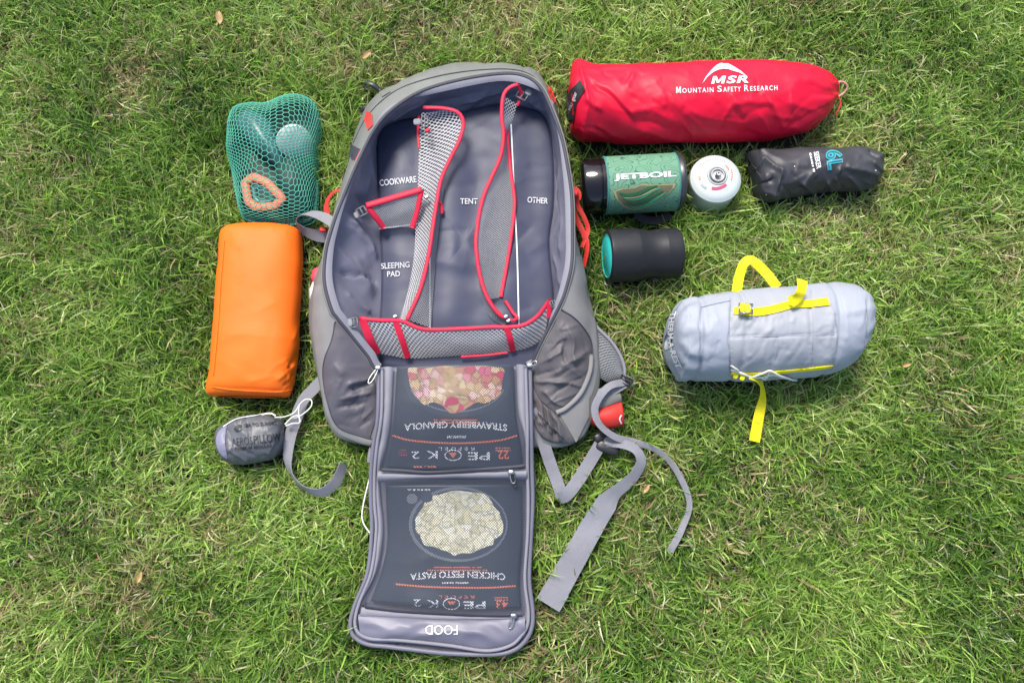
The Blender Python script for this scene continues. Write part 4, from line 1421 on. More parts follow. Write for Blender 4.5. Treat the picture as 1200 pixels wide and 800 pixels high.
strip('orange_mark', arcpx(16.5, 20, 45), 2.0, 'can_orange', ctop, cvh, n=8, off=.0008, thick=.0004)
for a in np.linspace(55, 165, 14):
    strip('print_mark', arcpx(19.5, a, a + 4.5, 3), 2.0, 'can_grey', ctop, cvh, n=3, off=.0008, thick=.0004)
for a in np.linspace(-20, 15, 5):
    strip('print_mark', arcpx(19.5, a, a + 4, 3), 2.0, 'can_orange', ctop, cvh, n=3, off=.0008, thick=.0004)
strip('print_mark', arcpx(19, 185, 200, 6), 2.6, 'can_orange', ctop, cvh, n=6, off=.0008, thick=.0004)
strip('print_mark', arcpx(20, 215, 238, 6), 3.0, 'can_grey', ctop, cvh, n=6, off=.0008, thick=.0004)

# ================================================================== dry bag
dry = thing('dry_bag', 'charcoal coated dry bag with teal outlined 6L print', 'dry bag', 960, 203)


DRY_FOLDS = [(882, 201, 896, 188, 2.5, 7), (896, 188, 917, 200, 3, 6), (917, 200, 903, 234, 3, 7), (887, 218, 909, 210, 3, -7), (985, 197, 978, 213, 3, 6), (991, 197, 1033, 204, 4, 5), (940, 214, 955, 226, 3, 5), (955, 201, 938, 217, 4, 4),
             (968, 212, 975, 225, 3, 5), (1020, 173, 1031, 185, 2.5, -6), (1024, 190, 1036, 200, 3, 4), (890, 182, 905, 179, 3, 4), (884, 190, 892, 205, 3, -5), (893, 225, 912, 226, 3, 4), (996, 208, 1012, 222, 3, 4)] + \
    rstrokes(30, (884, 200, 1034, 232), 10, 50, (8, 26), (1.6, 3.2), (1, 3), 5) + rstrokes(10, (890, 176, 1030, 200), 10, 40, (8, 22), (2, 3.5), (.5, 1.2), 6)


def wr_dry(g, T, A):
    e = np.exp(-(T / .22) ** 2) + .8 * np.exp(-((1 - T) / .15) ** 2) + .35
    q = np.stack([g[..., 0] * 13 + g[..., 1] * 10, g[..., 1] * 16 - g[..., 0] * 9, g[..., 2] * 12], -1)
    up = np.clip(np.sin(A) * 3 + 1.0, 0, 1)
    return e * (.004 * ridge(q, 221, 2) - .002) + .002 * fbm(g * 14, 225) + up * 1.6 * folds(g, DRY_FOLDS)


dg_ = bag_grid([((874, 186), (878, 196), .02), ((875, 181), (885, 214), .045), ((880, 178), (890, 230), .065), ((890, 176), (902, 236), .08), ((920, 175), (931, 231), .092), ((974, 172), (976, 225), .092), ((1007, 170), (1015, 222), .085),
                ((1026, 173), (1031, 215), .065), ((1034, 180), (1036, 204), .04), ((1036, 186), (1037, 197), .02)], 170, 84, .88, wr_dry)
db = bag('bag_body', dg_, 'drybag', dry)
dv_ = bvh_of(db)
text('lettering', '6L', (978, 187), 23, 20, -82, 'teal', db, dv_, .0016, bold=.055, maxlen=2)
text('lettering_fill', '6L', (978, 187), 19.5, 16.5, -82, 'drybag', db, dv_, .0026, bold=-.030, maxlen=2)
text('lettering', 'SEEKER', (958, 188), 20, 6, -80, 'white', db, dv_, .0016, bold=.03)
dashes('fine_print', (951.5, 190), 27, 1, 2.4, 1, -78, 'white', db, dv_, .0016, 21)
rr = random.Random(5)
for q in ((931, 195), (1026, 200), (898, 228)):
    poly('grass_speck', ell(q[0], q[1], .8, .7, 6), 'white_cord', db, dv_, .0016)

# ================================================================== insulated mug
mug = thing('mug', 'black waisted mug with turquoise lining lying on its side', 'mug', 752, 298)
r1 = .0475
A0, A1 = P(711, 300, r1 + .010), P(794, 296.5, r1 - .002)
axm = A1 - A0
LM = np.linalg.norm(axm)
pr_ = [(.012, .0365), (.003, .0385), (.0, .0400), (.0, .0440), (.002, .0470), (.006, .0482), (LM * .37, .0484), (LM * .43, .0474), (LM * .52, .0446), (LM * .60, .0436), (LM * .68, .0442), (LM * .76, .0458), (LM * .80, .0463), (LM * .96, .0458), (LM * .99, .0445), (LM, .040), (LM, 0)]
mb = lathe('mug_body', catmull(np.array(pr_), 90), A0, axm, 'mug', mug, 72)
lathe('lining', [(.0005, .0405), (-.0005, .0395), (.0, .0385), (.004, .0375), (LM * .5, .0345), (LM * .85, .031), (LM * .9, .026), (LM * .9, 0)], A0, axm, 'mug_in', mug, 64)
for a_, b_ in ((.22, 724), (.68, 777)):
    lathe('grip_foot', [(-.002, 0), (-.002, .012), (.001, .0135), (.003, .012), (.003, 0)], A0 + axm * a_ + np.array([0, -.040, -.014]), (0, -1, -.55), 'mug', mug, 24)

# ================================================================== sleeping bag sack
slp = thing('sleeping_bag_sack', 'pale blue grey compression sack with bright yellow straps', 'compression sack', 900, 390)


SACK_FOLDS = [(821, 358, 820, 432, 1.6, -3), (856, 346, 856, 442, 1.6, -3.5), (950, 338, 951, 436, 1.6, -3), (979, 366, 975, 428, 1.6, -3), (854, 396, 980, 392, 1.4, -2.5), (912, 394, 903, 432, 1.4, -3), (1015, 348, 1015, 410, 1.6, -2.5), (821, 360, 856, 351, 1.6, -2)] + \
    rstrokes(26, (862, 370, 948, 392), 75, 16, (8, 22), (1.5, 3), (1, 2.2), 11) + rstrokes(24, (862, 400, 948, 432), 65, 25, (8, 24), (1.5, 3), (1, 2.4), 12) + rstrokes(22, (800, 356, 850, 440), 20, 50, (10, 28), (2, 4), (.8, 2.2), 13) + \
    rstrokes(20, (955, 345, 1012, 425), 10, 55, (10, 28), (2, 4), (.8, 2.2), 14) + rstrokes(16, (782, 366, 800, 436), 0, 20, (10, 20), (1.5, 3), (1, 2.5), 15) + rstrokes(14, (860, 372, 950, 378), 85, 10, (6, 14), (1.2, 2), (1, 2), 16)


def wr_slp(g, T, A):
    e = np.exp(-(T / .2) ** 2) + np.exp(-((1 - T) / .2) ** 2)
    x = T * 9
    puck = -.0035 * (np.exp(-((T - .19) / .012) ** 2) + np.exp(-((T - .345) / .012) ** 2) + np.exp(-((T - .70) / .012) ** 2) + np.exp(-((T - .93) / .012) ** 2))
    q = np.stack([g[..., 0] * 12, g[..., 1] * 12, g[..., 2] * 12], -1)
    radial = np.sin(A * 13 + 2.5 * fbm(g * 8, 241)) * (.0022 * np.exp(-((T - .12) / .08) ** 2) + .002 * np.exp(-((T - .9) / .07) ** 2))
    up = np.clip(np.sin(A) * 3 + 1.0, 0, 1)
    return puck + radial + .002 * ridge(q, 243) * (.6 + .5 * e) + .003 * fbm(g * 10, 247) + up * np.clip(1 - np.exp(-(T / .07) ** 2), 0, 1) * folds(g, SACK_FOLDS)


sg = bag_grid([((776.5, 386), (777, 410), .08), ((777.5, 376), (779, 420), .12), ((780, 367), (783, 429), .145), ((786, 358), (790, 439), .158), ((799, 350), (799, 446), .165), ((850, 342), (850, 448), .175), ((900, 336), (902, 446), .175), ((960, 330), (965, 441), .17),
               ((1000, 333), (1002, 429), .16), ((1017, 344), (1017, 412), .13), ((1024, 360), (1024, 396), .085), ((1026, 372), (1026, 386), .03)], 230, 116, .95, wr_slp)
sb = bag('sack_body', sg, 'sack', slp)
sv_ = bvh_of(sb)


def sack_patch(name, A, B, mat, n=24, m=20, off=.0012):
    a2, b2 = resample(catmull(np.array(A, float), 60), n), resample(catmull(np.array(B, float), 60), n)
    g = np.array([[hit(*(a2[i] * (1 - j / (m - 1)) + b2[i] * (j / (m - 1))), sv_, off)[0] for j in range(m)] for i in range(n)])
    return grid(name, g, mat, sb, geo=False)


sack_patch('middle_panel', [(857, 350), (855, 385), (856, 425), (858, 444)], [(970, 340), (978, 365), (980, 400), (974, 434)], 'sack_mid', 70, 64)
for sm in ([(821, 360), (820, 390), (822, 430)], [(856, 348), (854, 390), (856, 440)], [(950, 340), (953, 390), (950, 436)], [(968, 346), (979, 370), (981, 400), (974, 425)], [(854, 396), (900, 394), (978, 392)],
           [(912, 394), (910, 415), (903, 430)], [(1014, 350), (1017, 378), (1013, 408)], [(787, 372), (799, 352)], [(821, 360), (856, 352)]):
    strip('seam', sm, .9, 'seam', sb, sv_, n=26, off=.0012, thick=.0006)
text('lettering', 'THERM-A-REST', (793.5, 398), 66, 6.5, -84, 'white', sb, sv_, .0022, bold=.03, sag=7)
ys = strip('yellow_strap', [(860, 364), (880, 366), (905, 363), (928, 357), (950, 356), (971, 353.5)], 10.5, 'yellow', slp, sv_, n=40, off=.002, thick=.002)
strip('yellow_strap', [(857, 437), (880, 438), (905, 436), (940, 433), (974, 429)], 5.5, 'yellow', slp, sv_, n=40, off=.002, thick=.002)
ribbon('strap_tail', spl([(926, 354, .184), (934, 349, .190), (939, 341, .196), (940, 328, .186)], 24), .018, 'yellow', slp, twist=[10, 30, 20, 0])
zq = .17
ladder_buckle('strap_buckle', (874, 361.5), 15, 11, -4, .187, 'metal', slp, 2)
ladder_buckle('strap_buckle', (866, 440), 14, 6, -12, .118, 'grey_plastic', slp, 2)
for q in ((870, 360.5), (876, 361.5)):
    lump('strap_fold', P(q[0], q[1], .187), (.0042, .0085, .003), 'yellow', ys, -4)
for q in ((862, 440), (870, 442)):
    lump('strap_fold', P(q[0], q[1], .120), (.004, .006, .004), 'yellow', ys, -20)
ribbon('carry_handle', spl([(863, 342, .105), (866, 325, .110), (871, 310, .115), (878, 305, .115), (886, 309, .110), (898, 321, .105), (911, 337, .105)], 44), .017, 'yellow', slp, twist=[-10, -20, -35, 0, 20, 15, 10])
ribbon('strap_tail', spl([(878, 438, .120), (888, 443, .105), (893, 453, .075), (893, 470, .045), (889, 489, .041), (884, 517, .040)], 40), .0185, 'yellow', slp, twist=[-20, -30, -35, -20, -5, 0])
tube('white_cord', conform_path([(857, 427), (866, 434), (880, 440), (893, 436), (902, 433), (912, 438), (925, 442), (934, 446)], 50, sv_, .006)[0], .0019, 'white_cord', slp, seg=7)
tube('white_cord', conform_path([(857, 432), (870, 437), (888, 441), (905, 438), (918, 441), (930, 444)], 50, sv_, .005)[0], .0017, 'white_cord', slp, seg=7)
tube('white_cord', conform_path([(902, 433), (897, 442), (890, 440)], 16, sv_, .006)[0], .0017, 'white_cord', slp, seg=7)

# ================================================================== orange sleeping pad
pad = thing('sleeping_pad', 'bright orange rolled sleeping pad lying next to the pack', 'sleeping pad', 300, 362)


PAD_FOLDS = [(330, 440, 352, 412, 3, -4), (322, 446, 344, 428, 3, 3.5), (332, 452, 345, 436, 2.5, -4), (250, 455, 342, 459, 1.6, -2.5), (262, 462, 300, 465, 2, 2), (340, 400, 352, 375, 3, 2), (300, 268, 310, 264, 2, -2), (290, 450, 320, 440, 4, 1.5)] + \
    rstrokes(14, (320, 415, 348, 458), 50, 25, (8, 22), (1.5, 3), (.8, 2), 17) + rstrokes(10, (256, 270, 350, 440), 70, 40, (20, 60), (5, 9), (.5, 1.1), 18) + rstrokes(8, (262, 263, 345, 270), 80, 20, (5, 12), (1.5, 3), (.8, 1.6), 19)


def wr_pad(g, T, A):
    low = np.exp(-((1 - T) / .22) ** 2)
    q = np.stack([g[..., 0] * 8 + g[..., 1] * 5, g[..., 1] * 8, g[..., 2] * 8], -1)
    up = np.clip(np.sin(A) * 3 + 1.0, 0, 1)
    return .0028 * fbm(g * 7, 261) + .0012 * ridge(q, 263) + .001 * fbm(g * 22, 266) * (low + .1) + up * folds(g, PAD_FOLDS)


pg_ = bag_grid([((268, 263), (338, 262), .05), ((262, 265), (350, 265), .060), ((257, 275), (354, 275), .080), ((254, 310), (354, 310), .088), ((251, 360), (352, 360), .088), ((248, 410), (349, 408), .088), ((245, 440), (345, 440), .080),
                ((243, 455), (342, 455), .070), ((246, 463), (339, 464), .050), ((254, 465), (332, 466), .025)], 180, 100, .78, wr_pad)
pb = bag('pad_body', pg_, 'orange', pad)
pv = bvh_of(pb)
strip('hem', [(263, 282), (259, 330), (255, 390), (250, 440)], 1.0, 'orange_hem', pb, pv, n=40, off=.0008, thick=.0012)
strip('hem', [(248, 453), (270, 456), (300, 458), (325, 459), (341, 457)], 1.6, 'orange_hem', pb, pv, n=40, off=.001, thick=.0014)

# ================================================================== pillow sack
pil = thing('pillow_sack', 'little grey stuff sack for a pillow with dark lettering and white drawcord', 'stuff sack', 295, 515)


PIL_FOLDS = [(268, 503, 285, 494, 2, 3), (266, 525, 290, 538, 2, 4), (272, 520, 300, 534, 2, -3), (320, 490, 334, 500, 2, -4), (318, 526, 333, 510, 2, 4), (264, 502, 267, 535, 1.5, -3)] + \
    rstrokes(46, (262, 490, 332, 540), 35, 45, (7, 22), (1.3, 2.6), (.8, 2.2), 21)


def wr_pil(g, T, A):
    e = np.exp(-((1 - T) / .18) ** 2)
    q = np.stack([g[..., 0] * 16 + g[..., 1] * 14, g[..., 1] * 20, g[..., 2] * 14], -1)
    up = np.clip(np.sin(A) * 3 + 1.0, 0, 1)
    return .002 * ridge(q, 281) + .0015 * fbm(g * 20, 285) + up * folds(g, PIL_FOLDS) + .003 * e * np.sin(A * 8 + fbm(g * 12, 288) * 2)


ig = bag_grid([((252, 512), (253, 522), .02), ((253, 504), (257, 533), .045), ((259, 498), (263, 539), .06), ((278, 490), (280, 542), .072), ((303, 486), (305, 540), .075), ((322, 487), (323, 534), .068), ((332, 493), (331, 524), .05), ((335, 500), (335, 513), .02)], 130, 72, .9, wr_pil)
ib = bag('sack_body', ig, 'pillow', pil)
iv = bvh_of(ib)
poly('end_cap', [(253.5, 514), (257, 505), (266, 498.5), (264, 510), (264.5, 525), (267, 537), (260, 533), (255, 524)], 'pillow_end', ib, iv, .0016, smooth_n=30, maxlen=4)
text('lettering', 'AEROS', (283.5, 517), 24, 9, 5, 'pillow_ink', ib, iv, .0014, bold=-.012)
text('lettering', 'PILLOW', (313, 513.5), 32, 10, 6, 'pillow_ink', ib, iv, .0014, bold=.012)
text('lettering', 'PREMIUM REGULAR', (297, 523.8), 44, 4.2, 5, 'pillow_ink', ib, iv, .0014, bold=.01)
text('lettering', 'SEA TO SUMMIT', (305, 497), 39, 4.2, 5, 'pillow_ink', ib, iv, .0014, bold=.02)
poly('round_logo', [(274, 503), (276, 499), (281, 497), (284, 498), (282, 501), (279, 501), (280, 504), (284, 502), (282, 505), (277, 506)], 'pillow_ink', ib, iv, .0014, maxlen=3)
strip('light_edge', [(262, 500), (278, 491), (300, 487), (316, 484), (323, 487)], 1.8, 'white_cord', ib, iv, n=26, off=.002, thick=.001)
for pth in ([(322, 489, .052), (334, 488, .052), (345, 483, .052), (352, 473, .052), (358, 468, .052), (365, 469, .052), (364, 477, .052), (352, 487, .052), (341, 491, .052), (335, 498, .050)],
            [(334, 497, .052), (341, 490, .054), (349, 487, .054), (351, 495, .053), (343, 496, .052), (335, 499, .050)], [(351, 473, .053), (350, 483, .054), (352, 494, .053)]):
    tube('draw_cord', spl(pth, 50), .0013, 'white_cord', pil, seg=6)

# ================================================================== green mesh sack with odds and ends
net = thing('mesh_sack', 'green net drawstring sack holding small pieces of gear', 'mesh sack', 322, 186)
OUT = np.array([(270, 162), (272, 145), (278, 132), (296, 127), (311, 127), (320, 125), (336, 118), (352, 116), (366, 121), (373, 130), (376, 150), (373, 180), (373, 210), (372, 240), (368, 258), (350, 265), (325, 266), (300, 263), (287, 256), (281, 236), (276, 210), (270, 182)], float)
oc = np.array([324.0, 188.0])
oo = catmull(OUT, 400, True)
th_ = np.arctan2(-(oo[:, 1] - oc[1]), oo[:, 0] - oc[0])
rad_ = np.hypot(oo[:, 0] - oc[0], oo[:, 1] - oc[1])
od = np.argsort(th_)
th_, rad_ = th_[od], rad_[od]
ZC, HT = .035, .062


def net_surface(u, v):
    """(u,v) in a stretched disc -> point on the sack; beyond 1 wraps underneath"""
    s = np.hypot(u, v)
    th = np.arctan2(v, u)
    r = np.interp(th, th_, rad_, period=2 * np.pi)
    f = np.sin(np.clip(s, 0, 1.5) * np.pi / 2)
    c = np.cos(np.clip(s, 0, 1.5) * np.pi / 2)
    z = ZC + np.where(c > 0, HT * np.abs(c) ** .62, -(ZC - .004) * np.abs(c) ** .62)
    px, py = oc[0] + r * f * np.cos(th), oc[1] - r * f * np.sin(th)
    x = np.stack([P(a, b, ZC) for a, b in zip(px.ravel(), py.ravel())]).reshape(px.shape + (3,))
    x[..., 2] = z
    up = np.clip(c, 0, 1)
    x[..., 2] += up * (.007 * fbm(x * np.array([14, 14, 0]), 301) + .006 * ridge(x * np.array([9, 9, 0]) + .3, 303))
    return x


def build_net():
    # honeycomb netting: every thread is real, woven into one part
    a = .0036 / .092        # cell edge in disc units, x
    by = 54 / 75.
    pts, edges, key = [], set(), {}

    def vid(x, y):
        k = (round(x / a * 20), round(y / a * 20))
        if k not in key:
            key[k] = len(pts)
            pts.append((x, y))
        return key[k]
    R = 1.18
    h = math.sqrt(3) * a
    nx = int(R / (1.5 * a)) + 2
    ny = int(R / by / h) + 2
    for i in range(-nx, nx + 1):
        for j in range(-ny * 2, ny * 2 + 1):
            cx, cy = 1.5 * a * i, h * (j + .5 * (i % 2))
            if math.hypot(cx, cy * by) > R:
                continue
            vs = [vid(cx + a * math.cos(math.radians(60 * q)), cy + a * math.sin(math.radians(60 * q))) for q in range(6)]
            for q in range(6):
                e = tuple(sorted((vs[q], vs[(q + 1) % 6])))
                edges.add(e)
    pa = np.array(pts)
    X = net_surface(pa[:, 0], pa[:, 1] * by)
    verts, faces = [], []
    r = .00056
    for (i, j) in edges:
        p, q = X[i], X[j]
        d = q - p
        l = np.linalg.norm(d)
        if l < 1e-6:
            continue
        d = d / l
        s = np.cross(d, [0, 0, 1.0])
        s /= np.linalg.norm(s) + 1e-9
        t = np.cross(s, d)
        b = len(verts)
        for e in (p - d * r * .4, q + d * r * .4):
            for aa in (45, 135, 225, 315):
                verts.append(e + r * 1.25 * (math.cos(math.radians(aa)) * s * 1.2 + math.sin(math.radians(aa)) * t))
        for k in range(4):
            faces.append((b + k, b + (k + 1) % 4, b + 4 + (k + 1) % 4, b + 4 + k))
    o = mk('netting', verts, faces, 'net', net, geo=False)
    return o


build_net()
# closed dark lower cloth of the sack
uu = np.linspace(.03, 1.0, 12)
aa = np.linspace(0, 2 * np.pi, 48, endpoint=False)
g = net_surface(np.cos(aa)[:, None] * (2 - uu)[None, ::-1], np.sin(aa)[:, None] * (2 - uu)[None, ::-1])
U, A_ = uu[None, :], aa[:, None]
base_pts = np.zeros((48, 14, 3))
for i, a in enumerate(aa):
    r = np.interp((a + np.pi) % (2 * np.pi) - np.pi, th_, rad_, period=2 * np.pi)
    for j, f in enumerate(np.linspace(.02, .97, 14)):
        base_pts[i, j] = P(oc[0] + r * f * math.cos(a), oc[1] - r * f * math.sin(a), ZC)
        base_pts[i, j, 2] = .006 + .032 * f ** 6
grid('folded_cloth', base_pts, 'dkgreen', net, cu=True)
tube('hem_cord', np.array([net_surface(np.array([math.cos(a) * .97]), np.array([math.sin(a) * .97]))[0] for a in np.linspace(-2.7, -.5, 40)]), .0022, 'net', net, geo=False)
# things inside the net
cup = thing('nesting_cup', 'pale frosted disc shaped cup under the green net', 'cup', 342, 162)
lathe('cup_body', [(0, 0), (0, .024), (.004, .031), (.014, .033), (.016, .031), (.0165, .010), (.017, 0)], P(345, 163, .052), (.30, -1.15, 1), 'pale', cup, 40)
pump = thing('blue_pouch', 'crumpled clear blue plastic pouch under the green net', 'plastic pouch', 300, 160)
bg_ = bag_grid([((276, 150), (284, 160), .02), ((280, 138), (300, 178), .05), ((296, 132), (318, 190), .062), ((318, 145), (330, 200), .05), ((334, 180), (336, 196), .02)], 40, 32, .9, lambda g, T, A: .006 * ridge(g * 16, 311))
bag('pouch_body', bg_, 'clear', pump)
org = thing('pocket_trowel', 'salmon orange ring shaped tool under the green net', 'tool', 305, 230)
tri = resample(PP([(287, 214, .060), (297, 207, .063), (313, 214, .066), (331, 233, .062), (321, 242, .058), (300, 243, .056), (291, 236, .057), (287, 215, .060)]), 60)[:-1]
tube('silicone_ring', tri, .0085, 'salmon', org, seg=10, closed=True, flat=.5)
tube('inner_frame', (tri - tri.mean(0)) * .55 + tri.mean(0) + [0, 0, -.006], .006, 'clear', org, seg=8, closed=True, flat=.6)
sm_ = thing('dark_green_roll', 'dark green cloth roll at the bottom of the net sack', 'cloth', 345, 225)
bag('cloth_roll', bag_grid([((322, 200), (326, 240), .03), ((332, 190), (336, 250), .055), ((350, 186), (352, 252), .058), ((364, 190), (364, 248), .04), ((368, 200), (367, 236), .02)], 40, 32, .9, lambda g, T, A: .006 * ridge(g * 14, 315)), 'dkgreen', sm_)

# ================================================================== dry leaves on the lawn
def leaf(px, py, size, ang, z=.036):
    n = 9
    t = np.linspace(-1, 1, n)
    w = (1 - np.abs(t) ** 1.7) * .42
    u = np.linspace(-1, 1, 5)
    o = P(px, py, z)
    a = math.radians(ang)
    g = np.zeros((n, 5, 3))
    for i in range(n):
        for j in range(5):
            x, y = t[i] * size, u[j] * w[i] * size
            g[i, j] = o + np.array([x * math.cos(a) - y * math.sin(a), x * math.sin(a) + y * math.cos(a), .004 * u[j] ** 2 + .003 * math.sin(3 * t[i]) + .002])
    return g


LEAVES = [(430, 66, .014, 30, 'small tan dry leaf on the grass above the pack'), (258, 22, .016, 100, 'narrow straw coloured leaf lying beyond the green net sack'),
          (757, 572, .010, 60, 'curled tan leaf between the two loose grey straps'), (165, 675, .012, 70, 'pale crumpled leaf alone in open lawn'), (1061, 428, .009, 20, 'yellowish leaf scrap beside the pale blue sack')]
for px, py, s_, a_, lb in LEAVES:
    ob = mk('dry_leaf', leaf(px, py, s_, a_), gfaces(9, 5), 'dry_leaf', None, base=P(px, py, 0))
    tag(ob, lb, 'leaf', 'dry leaves on the lawn')

# ================================================================== the lawn
def grass_material(name, rough, transl):
    m, nt, b = new_mat(name)
    at = N(nt, 'ShaderNodeAttribute', attribute_name='blade_colour')
    L(nt, at.outputs['Color'], b.inputs['Base Color'])
    b.inputs['Roughness'].default_value = rough
    b.inputs['Specular IOR Level'].default_value = .5
    tr = N(nt, 'ShaderNodeBsdfTranslucent')
    hs = N(nt, 'ShaderNodeHueSaturation')
    hs.inputs['Saturation'].default_value = 1.15
    hs.inputs['Value'].default_value = 1.4
    L(nt, at.outputs['Color'], hs.inputs['Color'])
    L(nt, hs.outputs['Color'], tr.inputs['Color'])
    mx = N(nt, 'ShaderNodeMixShader')
    mx.inputs[0].default_value = transl
    L(nt, b.outputs[0], mx.inputs[1])
    L(nt, tr.outputs[0], mx.inputs[2])
    L(nt, mx.outputs[0], nt.nodes['Material Output'].inputs['Surface'])
    return m


def scene_bvh():
    vs, fs, k = [], [], 0
    for v, f in GEO:
        vs += v.tolist()
        fs += [tuple(k + i for i in q) for q in f]
        k += len(v)
    return BVHTree.FromPolygons(vs, fs), np.vstack([v for v, f in GEO])


def blades(name, n, len_rng, wid_rng, lean_rng, mat, palette, label, cat, SB, allv, straw_p, zroot=-.002, seed=0, curl=(0.2, 1.1), patch_gain=1.0):
    r = np.random.default_rng(seed)
    x0, x1 = P(0, 0, 0)[0] - .18, P(1200, 0, 0)[0] + .18
    y0, y1 = P(600, 800, 0)[1] - .22, P(600, 0, 0)[1] + .22
    # tufts: roots gather round shoots
    nt_ = n // 6
    cx, cy = r.uniform(x0, x1, nt_), r.uniform(y0, y1, nt_)
    dens = .5 + .5 * fbm(np.stack([cx * 5, cy * 5, cx * 0], -1), 401)
    k = r.integers(0, nt_, n)
    x, y = cx[k] + r.normal(0, .006, n), cy[k] + r.normal(0, .006, n)
    pos = np.stack([x, y, x * 0], -1)
    patchy = fbm(pos * 3.2, 411, 4)
    fine = fbm(pos * 14, 421, 2)
    dead = np.clip((patchy * .8 + fine * .55 - .30) * 2.2, 0, 1) * .55 * patch_gain      # worn, strawy spots
    for sx, sy, sr, sa_ in ((20, 85, 48, 1), (165, 100, 52, 1), (268, 50, 36, .8), (5, 735, 34, 1), (228, 622, 46, .7), (440, 62, 60, .7), (95, 650, 50, .6), (530, 20, 60, .55), (640, 60, 50, .5), (690, 330, 50, .5), (180, 690, 40, .6), (960, 600, 40, .4), (620, 20, 40, .5), (60, 300, 50, .4)):
        c_ = P(sx, sy, 0)
        d2 = ((x - c_[0]) ** 2 + (y - c_[1]) ** 2) / (sr / 560.) ** 2
        dead = np.clip(dead + .8 * sa_ * np.exp(-d2 * 1.6) * np.clip(.62 + .7 * fine, 0, 1), 0, 1)
    Lh = r.uniform(*len_rng, n) * (1 + .25 * fbm(pos * 6, 431)) * (1 - .35 * dead)
    tuft_dir = r.uniform(0, 2 * np.pi, nt_)
    az = tuft_dir[k] + r.normal(0, 1.3, n)
    lean = np.radians(r.uniform(*lean_rng, n))
    bend = r.uniform(*curl, n)
    wd = r.uniform(*wid_rng, n)
    zr = zroot + r.uniform(0, .004, n)
    S = 4
    t = np.array([0, .38, .72, 1.0])
    # centre line: lean grows along the blade
    ang = lean[:, None] + bend[:, None] * t[None, :]
    ang = np.minimum(ang, 1.75)
    seg = np.diff(t)[None, :] * Lh[:, None]
    am = (ang[:, 1:] + ang[:, :-1]) / 2
    hz = np.concatenate([np.zeros((n, 1)), np.cumsum(np.sin(am) * seg, 1)], 1)
    vz = np.concatenate([np.zeros((n, 1)), np.cumsum(np.cos(am) * seg, 1)], 1)
    sw = r.normal(0, .35, n)
    azt = az[:, None] + sw[:, None] * t[None, :]
    C = np.stack([x[:, None] + hz * np.cos(azt), y[:, None] + hz * np.sin(azt), np.maximum(zr[:, None] + vz, .001)], -1)
    # keep out of the things lying on the lawn
    cell = .012
    gx, gy = ((allv[:, 0] - x0 + 1) / cell).astype(int), ((allv[:, 1] - y0 + 1) / cell).astype(int)
    W, H = int((x1 - x0 + 2) / cell) + 9, int((y1 - y0 + 2) / cell) + 9
    occ = np.zeros((W, H), bool)
    ok = (gx > 6) & (gy > 6) & (gx < W - 7) & (gy < H - 7)
    occ[gx[ok], gy[ok]] = True
    for _ in range(5):
        o2 = occ.copy()
        o2[1:] |= occ[:-1]; o2[:-1] |= occ[1:]; o2[:, 1:] |= occ[:, :-1]; o2[:, :-1] |= occ[:, 1:]
        occ = o2
    near = occ[((x - x0 + 1) / cell).astype(int), ((y - y0 + 1) / cell).astype(int)]
    keep = np.ones(n, bool)
    UPv = Vector((0, 0, 1))
    for i in np.nonzero(near)[0]:
        h = SB.ray_cast(Vector((x[i], y[i], -.02)), UPv, .16)
        if h[0] is not None and h[0].z < .075:
            keep[i] = False
            continue
        for a, b in ((0, 2), (2, 3)):
            p, q = Vector(C[i, a]), Vector(C[i, b])
            d = q - p
            l = d.length
            h = SB.ray_cast(p, d / max(l, 1e-9), l + .002)
            if h[0] is not None and (h[0].z > .06 or r.random() > .28):
                keep[i] = False
                break
    C, wd, az, dead = C[keep], wd[keep], azt[keep], dead[keep]
    kk = k[keep]
    n = len(C)
    side = np.stack([-np.sin(az), np.cos(az), np.zeros_like(az)], -1)
    roll = r.normal(0, .7, n)[:, None]
    side[..., 2] = np.sin(roll)
    side[..., :2] *= np.cos(roll)[..., None]
    prof = np.array([.75, 1.0, .72])
    V = np.zeros((n, 7, 3))
    for s in range(3):
        V[:, 2 * s] = C[:, s] - side[:, s] * (wd * prof[s] / 2)[:, None]
        V[:, 2 * s + 1] = C[:, s] + side[:, s] * (wd * prof[s] / 2)[:, None]
    V[:, 6] = C[:, 3]
    V[..., 2] = np.maximum(V[..., 2], -.003)
    # colours
    pal = np.array(palette)
    ti = r.uniform(0, 1, nt_)[kk]
    w = np.clip(ti * .50 + r.uniform(0, .50, n) + .20 * fbm(np.stack([C[:, 0, 0] * 5, C[:, 0, 1] * 5, C[:, 0, 0] * 0], -1), 451), 0, .999)
    f = w * (len(pal) - 1)
    i0 = f.astype(int)
    col = pal[i0] * (1 - (f - i0))[:, None] + pal[np.minimum(i0 + 1, len(pal) - 1)] * (f - i0)[:, None]
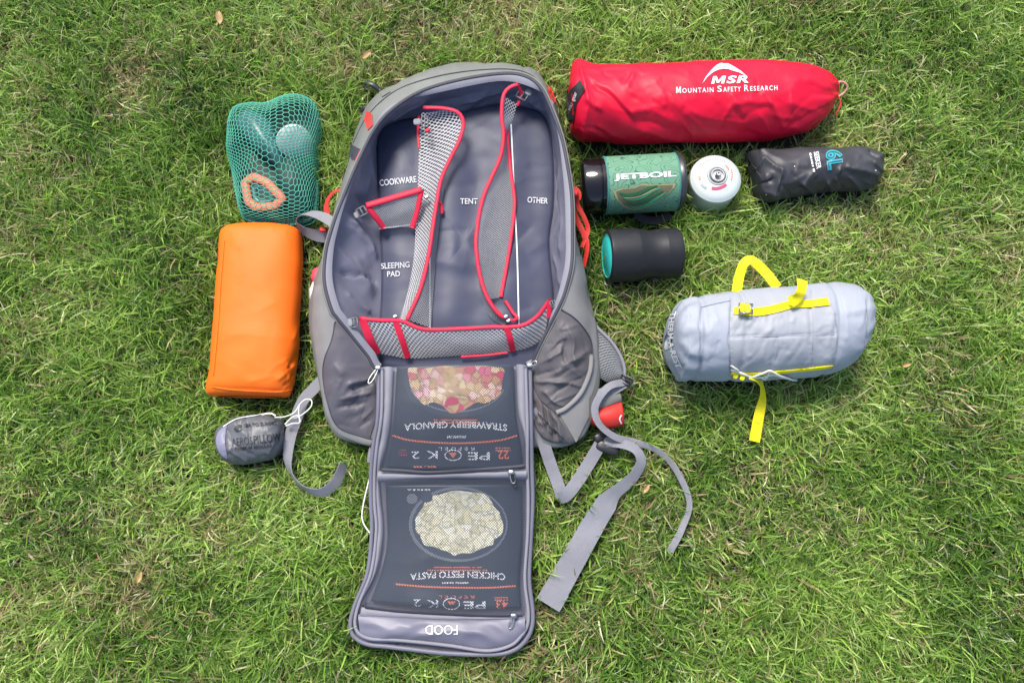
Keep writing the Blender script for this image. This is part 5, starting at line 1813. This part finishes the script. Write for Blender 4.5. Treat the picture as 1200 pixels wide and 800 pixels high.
    straw = np.array([(.52, .43, .23), (.40, .31, .15), (.60, .54, .33), (.30, .22, .12)])[r.integers(0, 4, n)]
    isd = r.uniform(0, 1, n) < np.clip(straw_p + dead * .75, 0, .95)
    col[isd] = straw[isd]
    half = (~isd) & (r.uniform(0, 1, n) < dead * .6 + .03)
    col[half] = col[half] * .45 + straw[half] * .45
    col *= r.uniform(.62, 1.30, n)[:, None]
    me = bpy.data.meshes.new(name)
    nv = n * 7
    me.vertices.add(nv)
    me.vertices.foreach_set('co', V.ravel().astype(np.float32))
    tri = np.array([[0, 1, 3], [0, 3, 2], [2, 3, 5], [2, 5, 4], [4, 5, 6]])
    idx = (np.arange(n)[:, None, None] * 7 + tri[None]).reshape(-1)
    nl = len(idx)
    me.loops.add(nl)
    me.loops.foreach_set('vertex_index', idx.astype(np.int32))
    me.polygons.add(nl // 3)
    me.polygons.foreach_set('loop_start', np.arange(0, nl, 3, dtype=np.int32))
    me.polygons.foreach_set('use_smooth', np.ones(nl // 3, bool))
    me.update(calc_edges=True)
    at = me.attributes.new('blade_colour', 'FLOAT_COLOR', 'POINT')
    c4 = np.ones((n, 7, 4), np.float32)
    c4[..., :3] = col[:, None, :]
    at.data.foreach_set('color', c4.ravel())
    me.materials.append(mat)
    o = bpy.data.objects.new(name, me)
    COL.objects.link(o)
    o['kind'] = 'stuff'
    o['label'] = label
    o['category'] = cat


SB, ALLV = scene_bvh()
GREEN = [(.028, .068, .013), (.080, .168, .025), (.162, .295, .042), (.262, .412, .072), (.375, .510, .125), (.51, .60, .25)]
gm = grass_material('grass_blade', .34, .28)
blades('grass', 270000, (.026, .068), (.0013, .0036), (10, 64), gm, GREEN, 'mown green lawn grass with strawy worn spots', 'grass', SB, ALLV, .042, seed=11, patch_gain=.6)
blades('thatch', 70000, (.018, .050), (.0008, .0018), (62, 88), grass_material('dry_thatch', .7, .1), [(.10, .10, .045), (.22, .18, .09), (.38, .32, .18)], 'dry straw thatch lying under the green grass', 'thatch', SB, ALLV, .55, seed=12, zroot=.002, curl=(0, .15))
